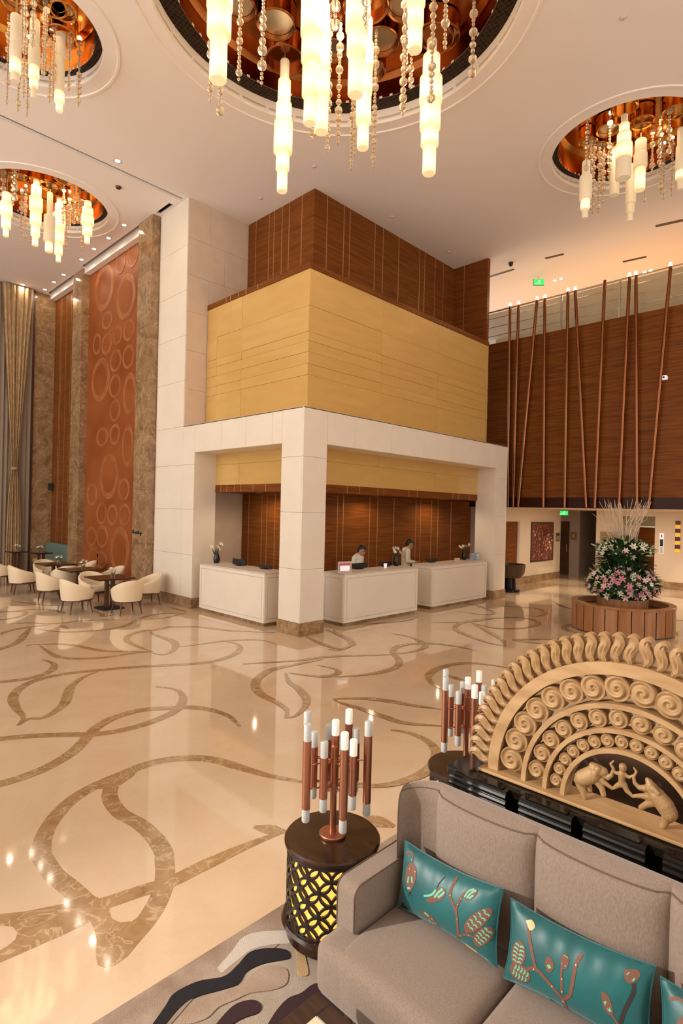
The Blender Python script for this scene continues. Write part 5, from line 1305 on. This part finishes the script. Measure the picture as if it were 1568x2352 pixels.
screen('wide dark monitor on the middle desk behind the paper cup', (10.42, 8.66, HT), 0, .42, .10)
screen('dark monitor on the desk by the lounge side lilies', (7.62, 10.65, HT), -PI / 2, .50, .13)
screen('low black monitor on the lounge side desk near the pillar', (7.66, 9.75, HT), -PI / 2, .45, .06)
screen('low dark monitor on the desk with the blue box', (12.35, 8.68, HT), 0, .45, .09)
tag(obj('paper_cup', G().lathe([(.03, 0), (.042, .10), (.038, .10), (.03, .01), (0, .01)], 16, (10.13, 8.42, HT), cap=False), 'paper_white', smooth=40), 'small white paper cup on the middle desk', 'cup')
tag(obj('card_box', G().cbox(13.20, 13.36, 8.46, 8.54, HT, HT + .085, .006), 'frame_grey'), 'little pale card box on the desk with the blue box', 'box')
t = thing('brochure_box', 'pale blue brochure box at the end of the desk', 'box', (14.00, 8.40, HT))
obj('box_face', G().cbox(-.17, .0, -.05, .05, 0, .20, .004), 'blue_box', t); obj('box_side', G().cbox(.004, .17, -.05, .05, 0, .205, .004), 'blue_box', t)
for z in (.06, .12, .16): obj('print_line', G().box(.02, .15, -.054, -.049, z, z + .012), 'paper_white', t)

# ------------------------------------------------------------------ clerks
def clerk(label, loc, rz, tilt, shirt, hgt):
    t = thing('person', label, 'person', loc, rz); s = hgt / 1.72
    v = lambda x, y, z: (x * s, y * s, z * s)
    # body faces -Y ; one continuous figure (skin), with shirt / trousers / hair as clothing over it
    hd = Vector(v(0, -.07 - tilt * .10, 1.575 - tilt * .03))
    H_ = lambda x, y, z: tuple(hd + Matrix.Rotation(tilt, 3, 'X') @ Vector((x * s, y * s, z * s)))
    parts = [(H_(0, .012, .035), .088 * s, H_(0, .0, .0), .082 * s), (H_(0, -.012, -.05), .062 * s, H_(0, -.02, -.085), .045 * s),
             (H_(0, .02, -.06), .055 * s, v(0, .0, 1.42), .058 * s), (v(0, 0, 1.36), .12 * s, v(0, 0, 1.05), .12 * s), (v(-.15, 0, 1.38), .07 * s, v(.15, 0, 1.38), .07 * s), (v(-.07, 0, .92), .11 * s, v(.07, 0, .92), .11 * s)]
    for sx in (-1, 1):
        parts += [(v(.175 * sx, 0, 1.37), .055 * s, v(.21 * sx, .02, 1.12), .042 * s), (v(.21 * sx, .02, 1.12), .040 * s, v(.13 * sx, -.22, 1.10), .030 * s),
                  (v(.125 * sx, -.24, 1.10), .030 * s, v(.11 * sx, -.30, 1.09), .026 * s), (v(.09 * sx, 0, .88), .085 * s, v(.09 * sx, 0, .48), .058 * s), (v(.09 * sx, 0, .48), .055 * s, v(.09 * sx, .02, .09), .038 * s), (v(.09 * sx, .03, .05), .04 * s, v(.09 * sx, -.12, .035), .033 * s)]
        for k in range(4):
            parts.append((v((.11 + (.022 * (k - 1.5))) * sx, -.32, 1.09), .010 * s, v((.108 + (.024 * (k - 1.5))) * sx, -.37 - .01 * (k in (1, 2)), 1.075), .009 * s))
        parts.append((v((.11 - .03) * sx, -.29, 1.085), .011 * s, v((.11 - .055) * sx, -.33, 1.08), .009 * s))
        parts.append((H_(.078 * sx, .015, -.015), .014 * s, H_(.080 * sx, .018, .015), .015 * s))
    parts += [(H_(0, -.085, .005), .012 * s, H_(0, -.102, -.022), .015 * s), (H_(0, -.072, -.055), .022 * s, H_(0, -.074, -.085), .026 * s)]
    me = blob('body', parts, .011, 3); b = link('body', me, 'skin', t)
    g = G()
    for sx in (-1, 1): g.ball(H_(.031 * sx, -.079, .012), .0105 * s, 8, 6)
    obj('eyes', g, 'eye', t, True)
    obj('lips', G().tube([H_(-.025, -.088, -.052), H_(0, -.096, -.053), H_(.025, -.088, -.052)], .006 * s, 6), 'lip', t)
    obj('eyebrows', G().tube([H_(-.05, -.080, .034), H_(-.018, -.092, .036)], .005 * s, 5).tube([H_(.05, -.080, .034), H_(.018, -.092, .036)], .005 * s, 5), 'hair', t)
    hp = [(H_(0, .022, .062), .088 * s, H_(0, .045, .02), .082 * s), (H_(0, -.045, .092), .045 * s, H_(0, .03, .10), .06 * s), (H_(-.06, .0, .07), .035 * s, H_(.06, .0, .07), .035 * s), (H_(-.072, .02, .03), .02 * s, H_(-.072, .02, .0), .014 * s), (H_(.072, .02, .03), .02 * s, H_(.072, .02, .0), .014 * s), (H_(0, .07, -.02), .05 * s, H_(0, .06, -.045), .04 * s)]
    link('hair', blob('hair', hp, .009, 2), 'hair', t)
    sh = [(v(0, 0, 1.37), .128 * s, v(0, 0, 1.05), .130 * s), (v(0, 0, 1.05), .128 * s, v(0, 0, .90), .132 * s), (v(-.155, 0, 1.375), .078 * s, v(.155, 0, 1.375), .078 * s), (v(0, .0, 1.43), .066 * s, v(0, 0, 1.40), .085 * s), (v(-.08, 0, 1.0), .10 * s, v(.08, 0, 1.0), .10 * s), (v(-.09, 0, 1.28), .10 * s, v(.09, 0, 1.28), .10 * s)]
    for sx in (-1, 1): sh += [(v(.178 * sx, 0, 1.37), .067 * s, v(.213 * sx, .02, 1.12), .054 * s), (v(.213 * sx, .02, 1.12), .052 * s, v(.14 * sx, -.19, 1.10), .042 * s)]
    link('shirt', blob('shirt', sh, .012, 4), shirt, t)
    tr = []
    for sx in (-1, 1): tr += [(v(.085 * sx, 0, .90), .10 * s, v(.09 * sx, 0, .48), .072 * s), (v(.09 * sx, 0, .48), .070 * s, v(.09 * sx, .02, .10), .058 * s)]
    link('trousers', blob('trousers', tr, .014, 3), 'trousers', t)
    obj('buttons', G().ball(v(0, -.135, 1.30), .007, 6, 5).ball(v(0, -.135, 1.21), .007, 6, 5).ball(v(0, -.135, 1.12), .007, 6, 5), 'frame_grey', t)
    return t
clerk('person in a cream shirt looking down behind the middle desk', (9.92, 9.10, 0), .22, .40, 'shirt', 1.62)
clerk('person in a khaki shirt bending over the desk with the blue box', (12.06, 9.32, 0), .9, .32, 'shirt2', 1.70)

# ------------------------------------------------------------------ lounge chairs and tables
def tub_chair(label, loc, rz, group):
    t = thing('tub_chair', label, 'chair', loc, rz, group)
    # faces +X ; shell wraps around the back
    a0 = math.radians(38)
    def shell(u, v):
        # u along the wrap, v around the section (outer bottom -> outer top -> inner top -> inner bottom)
        th = a0 + (2 * PI - 2 * a0) * u; back = (1 - math.cos(th)) / 2
        top = .50 + .27 * back ** 1.3; bot = .30
        ro = .335 + .02 * back; e = 1.0
        sec = [(ro * .90, bot), (ro * .97, bot + (top - bot) * .4), (ro * 1.03, top - .03), (ro * 1.03 - .02, top), (ro * 1.03 - .045, top), (ro * 1.03 - .07, top - .03), (ro * .80, bot + .12)]
        k = v * (len(sec) - 1); j = min(int(k), len(sec) - 2); f = k - j; r_ = sec[j][0] * (1 - f) + sec[j + 1][0] * f; z = sec[j][1] * (1 - f) + sec[j + 1][1] * f
        return (r_ * math.cos(th) * (1.0 if math.cos(th) < 0 else 1.12), r_ * math.sin(th) * .97, z)
    g = G().grid(shell, 36, 18)
    for u in (0, 1):
        P = [shell(u, k / 18) for k in range(19)]; g.add(P, [tuple(range(19))])
    obj('shell', g, 'cream_leather', t, 50)
    seat = []
    obj('seat_cushion', G().lathe([(0, .32), (.27, .32), (.30, .35), (.30, .41), (.27, .445), (0, .455)], 30, (.03, 0, 0), cap=False), 'cream_leather', t, 50)
    obj('seat_frame', G().lathe([(0, .27), (.29, .27), (.31, .285), (.31, .315), (0, .315)], 30, (.02, 0, 0), cap=False), 'wood_dark', t, 40)
    for sx, sy in ((.2, .2), (.2, -.2), (-.2, .2), (-.2, -.2)):
        obj('leg', G().tube([(sx, sy, .28), (sx * 1.22, sy * 1.22, 0)], [.022, .012], 8), 'wood_dark', t)
    return t
def lounge_table(label, loc, w_=.86, h=.735, d=.86):
    t = thing('lounge_table', label, 'table', loc)
    obj('table_top', G().cbox(-w_ / 2, w_ / 2, -d / 2, d / 2, h - .035, h, .005), 'drum_wood', t)
    for s in (-.07, .07): obj('column', G().box(s - .035, s + .035, -.05, .05, .03, h - .035), 'wood_dark', t)
    obj('foot_plate', G().cbox(-.26, .26, -.26, .26, 0, .03, .005), 'black', t)
    return t
def bud_vase(label, loc):
    t = thing('bud_vase', label, 'vase', loc)
    obj('vase', G().lathe([(0, 0), (.045, 0), (.05, .05), (.045, .09), (.04, .09), (.04, .02), (0, .02)], 16, cap=False), 'clear_glass', t, 40)
    rnd = random.Random(int(loc[1] * 10))
    for k in range(5):
        a = k * 1.26; p = Vector((.08 * math.cos(a), .08 * math.sin(a), .15 + .06 * rnd.random())); s = obj('stem', G().tube([(0, 0, .02), p * .6, p], .004, 5), 'leaf_dark', t); put(LW, 'lily', s, p, (p.x, p.y, .1), .9)
tabs = [(5.70, 13.08), (5.80, 15.10), (5.80, 16.85)]
tl = ['dark square lounge table with four tub chairs, closest to the white wall', 'dark square lounge table second from the white wall', 'dark square lounge table third from the white wall']
vl = ['small glass vase of flowers on the lounge table by the white wall', 'small glass vase of flowers on the second lounge table', 'small glass vase of flowers on the third lounge table']
for (x, y), a, b in zip(tabs, tl, vl): lounge_table(a, (x, y, 0)); bud_vase(b, (x + .05, y - .05, .735))
spots = [(4.93, 13.00, 0.0, 'cream tub chair with its back to the open floor at the first lounge table'), (5.72, 12.22, PI / 2, 'cream tub chair with its back to the reception at the first lounge table'), (6.60, 13.05, PI, 'cream tub chair standing against the white wall'), (5.66, 13.90, -PI / 2, 'cream tub chair facing the reception behind the first lounge table'),
         (5.02, 14.85, 0.0, 'cream tub chair with its back to the open floor at the second lounge table'), (6.58, 15.05, PI, 'cream tub chair in front of the copper panel at the second lounge table'), (5.74, 16.02, PI / 2, 'cream tub chair between the second and third lounge tables'), (6.55, 16.85, PI, 'cream tub chair in front of the copper panel at the third lounge table'),
         (5.80, 17.62, -PI / 2, 'cream tub chair facing the reception behind the third lounge table'), (4.90, 16.65, 0.0, 'cream tub chair with its back to the open floor at the third lounge table'), (4.88, 18.55, 0.0, 'cream tub chair farthest along toward the curtain')]
c0 = None
for x, y, rz, lab in spots:
    if c0 is None: c0 = tub_chair(lab, (x, y, 0), rz + .06, 'lounge tub chairs')
    else: dup(c0, (x, y, 0), rz + random.uniform(-.12, .12), lab)
lounge_table('tall dark table in front of the curtain', (5.95, 20.9, 0), .55, .80, .55); bud_vase('small vase of flowers on the table in front of the curtain', (5.95, 20.85, .80))
lounge_table('tall dark table in front of the marble end wall', (6.45, 20.1, 0), .55, .80, .55); bud_vase('small vase of flowers on the table before the marble end wall', (6.40, 20.1, .80))
t = thing('banquette', 'teal backed banquette with ochre seat against the walnut panel', 'bench', (7.05, 20.9, 0))
weld(wobj('back_pad', cushion(G(), 7.14, 7.33, 19.45, 21.9, .42, 1.02, .05), 'teal_leather', t)); weld(wobj('seat_pad', cushion(G(), 6.72, 7.16, 19.45, 21.9, .30, .46, .05), 'gold_leather', t)); wobj('plinth', G().box(6.78, 7.30, 19.5, 21.85, 0, .31), 'wood_dark', t)
t = thing('wall_speaker', 'small black loudspeaker on the marble end wall', 'speaker', (7.26, 21.96, 3.03), .5)
obj('cabinet', G().cbox(-.10, .10, -.22, -.04, -.12, .12, .012), 'black', t); obj('bracket', G().box(-.02, .02, -.05, 0, -.03, .03), 'black', t); obj('grille', G().box(-.085, .085, -.224, -.218, -.105, .105), 'trousers', t)
# dark script lettering on the first pilaster
pts = crop([(478, 400), (505, 350), (520, 340), (490, 400), (485, 455), (520, 465), (545, 450), (580, 470), (600, 430), (615, 470), (640, 480), (655, 400), (650, 470), (690, 495), (735, 400), (745, 385), (720, 490), (760, 480), (800, 490), (840, 475), (885, 478), (830, 505), (830, 600)], 280, 1200, 80 / 1568)
P = smoothpts([tuple(onx(p[0], p[1], 6.895)) for p in pts], 4)
tag(obj('script_sign', G().tube(P, .014, 6), 'black'), 'dark metal script lettering on the marble pilaster', 'sign')

# ------------------------------------------------------------------ round timber planter with the lily arrangement
PC = (12.90, 4.12)
pl = thing('planter', 'round teak slatted planter holding the lily arrangement', 'planter', (PC[0], PC[1], 0))
RP, HP = 1.0, .60
NS = 26
for i in range(NS):
    a0_, a1_ = 2 * PI * i / NS + .009, 2 * PI * (i + 1) / NS - .009
    o = obj('slat', G().lathe([(RP - .05, .03), (RP, .03), (RP, HP - .05), (RP - .05, HP - .05), (RP - .05, .03)], 4, a0=a0_, a1=a1_, cap=False), 'slat', pl)
obj('plinth', G().lathe([(0, 0), (RP - .06, 0), (RP - .06, .04)], 48, cap=False), 'wood_dark', pl)
obj('inner_drum', G().lathe([(RP - .052, .03), (RP - .052, HP - .05)], 48, cap=False), 'wood_dark', pl)
obj('rim', G().lathe([(RP + .012, HP - .05), (RP + .016, HP - .01), (RP + .005, HP), (RP - .12, HP), (RP - .13, HP - .05), (RP - .16, HP - .12), (0, HP - .12)], 64, cap=False), 'slat', pl, 30)
obj('dark_well', G().lathe([(RP - .15, HP - .115), (0, HP - .115)], 48, cap=False), 'black_lacquer', pl)
for i in range(22):
    a0_, a1_ = 2 * PI * i / 22 + .006, 2 * PI * (i + 1) / 22 - .006
    obj('pot_slat', G().lathe([(.46, HP - .11), (.50, HP - .11), (.50, .70), (.46, .70), (.46, HP - .11)], 3, a0=a0_, a1=a1_, cap=False), 'slat', pl)
ar = thing('flower_arrangement', 'tiered lily and willow arrangement rising from the round planter', 'flowers', (PC[0], PC[1], .57))
rnd = random.Random(11)
def leafblade(g, p, d, L, W_):
    d = Vector(d).normalized(); side = d.cross(Vector((0, 0, 1))).normalized() if abs(d.z) < .95 else Vector((1, 0, 0)); p = Vector(p); dr = Vector((0, 0, -.15 * L))
    a, b, c = p, p + d * L * .5, p + d * L + dr
    g.add([a, b + side * W_, c, b - side * W_, b + Vector((0, 0, -.01))], [(0, 1, 4), (0, 4, 3), (1, 2, 4), (4, 2, 3)])
g = G(); gd = G()
def tier(zc, R_, Hh, n, leaves, mix, up):
    fl_ = []
    for i in range(n):
        a = 2 * PI * i * .618034; f = (i + .5) / n; el = math.asin(-.55 + 1.5 * f if -.55 + 1.5 * f < 1 else .99)
        d = Vector((math.cos(a) * math.cos(el), math.sin(a) * math.cos(el), math.sin(el))); p = Vector((d.x * R_, d.y * R_, zc + d.z * Hh)) * 1.0
        p += Vector((rnd.uniform(-.03, .03), rnd.uniform(-.03, .03), rnd.uniform(-.03, .03)))
        me = rnd.choice(mix); put(me, 'lily_bud' if me is LB_ else 'lily', ar, p, (d.x, d.y, d.z * .6 + up), rnd.uniform(1.3, 1.9))
    for i in range(leaves):
        a = rnd.random() * 2 * PI; s = rnd.uniform(-.6, 1); el = math.asin(s); k = rnd.uniform(.62, .95)
        d = Vector((math.cos(a) * math.cos(el), math.sin(a) * math.cos(el), math.sin(el) * .7 + .25)); leafblade(g if rnd.random() < .6 else gd, (d.x * R_ * k, d.y * R_ * k, zc + s * Hh * k), d, rnd.uniform(.14, .24), rnd.uniform(.018, .032))
tier(.42, .66, .40, 190, 1500, [LW, LPP, LP, LP, LPP, LB_, LB_], .25)
tier(1.14, .50, .20, 90, 700, [LW, LW, LPP, LB_, LB_], .35)
for i in range(170):
    a = rnd.random() * 2 * PI; leafblade(gd, (.25 * math.cos(a), .25 * math.sin(a), .80 + rnd.uniform(-.05, .2)), (math.cos(a), math.sin(a), rnd.uniform(-.1, .35)), rnd.uniform(.35, .5), rnd.uniform(.03, .05))
gd.lathe([(0, .02), (.45, .05), (.60, .30), (.50, .62), (.28, .85), (.40, 1.05), (.38, 1.18), (0, 1.28)], 24, cap=False)
obj('foliage', g, 'leaf', ar)['kind'] = 'stuff'; obj('dark_foliage', gd, 'leaf_dark', ar)['kind'] = 'stuff'
for i in range(62):
    a = rnd.random() * 2 * PI; r0 = .22 * rnd.random() ** .5; r1 = r0 + rnd.uniform(.05, .42); L = rnd.uniform(.72, 1.06); P = []
    x, y = r0 * math.cos(a), r0 * math.sin(a)
    for k in range(9):
        f = k / 8; rr_ = r0 + (r1 - r0) * f ** 1.4; P.append((rr_ * math.cos(a) + .032 * rnd.uniform(-1, 1) * (k > 0), rr_ * math.sin(a) + .032 * rnd.uniform(-1, 1) * (k > 0), 1.15 + L * f))
    b = obj('willow_branch', G().tube(P, [.011 - .008 * k / 8 for k in range(9)], 5), 'willow', ar)
    if i % 2 == 0:
        q0 = Vector(P[6]); obj('twig', G().tube([q0, q0 + Vector((.07 * math.cos(a + .8), .07 * math.sin(a + .8), .14)), q0 + Vector((.10 * math.cos(a + .6), .10 * math.sin(a + .6), .30))], [.007, .005, .003], 4), 'willow', b)
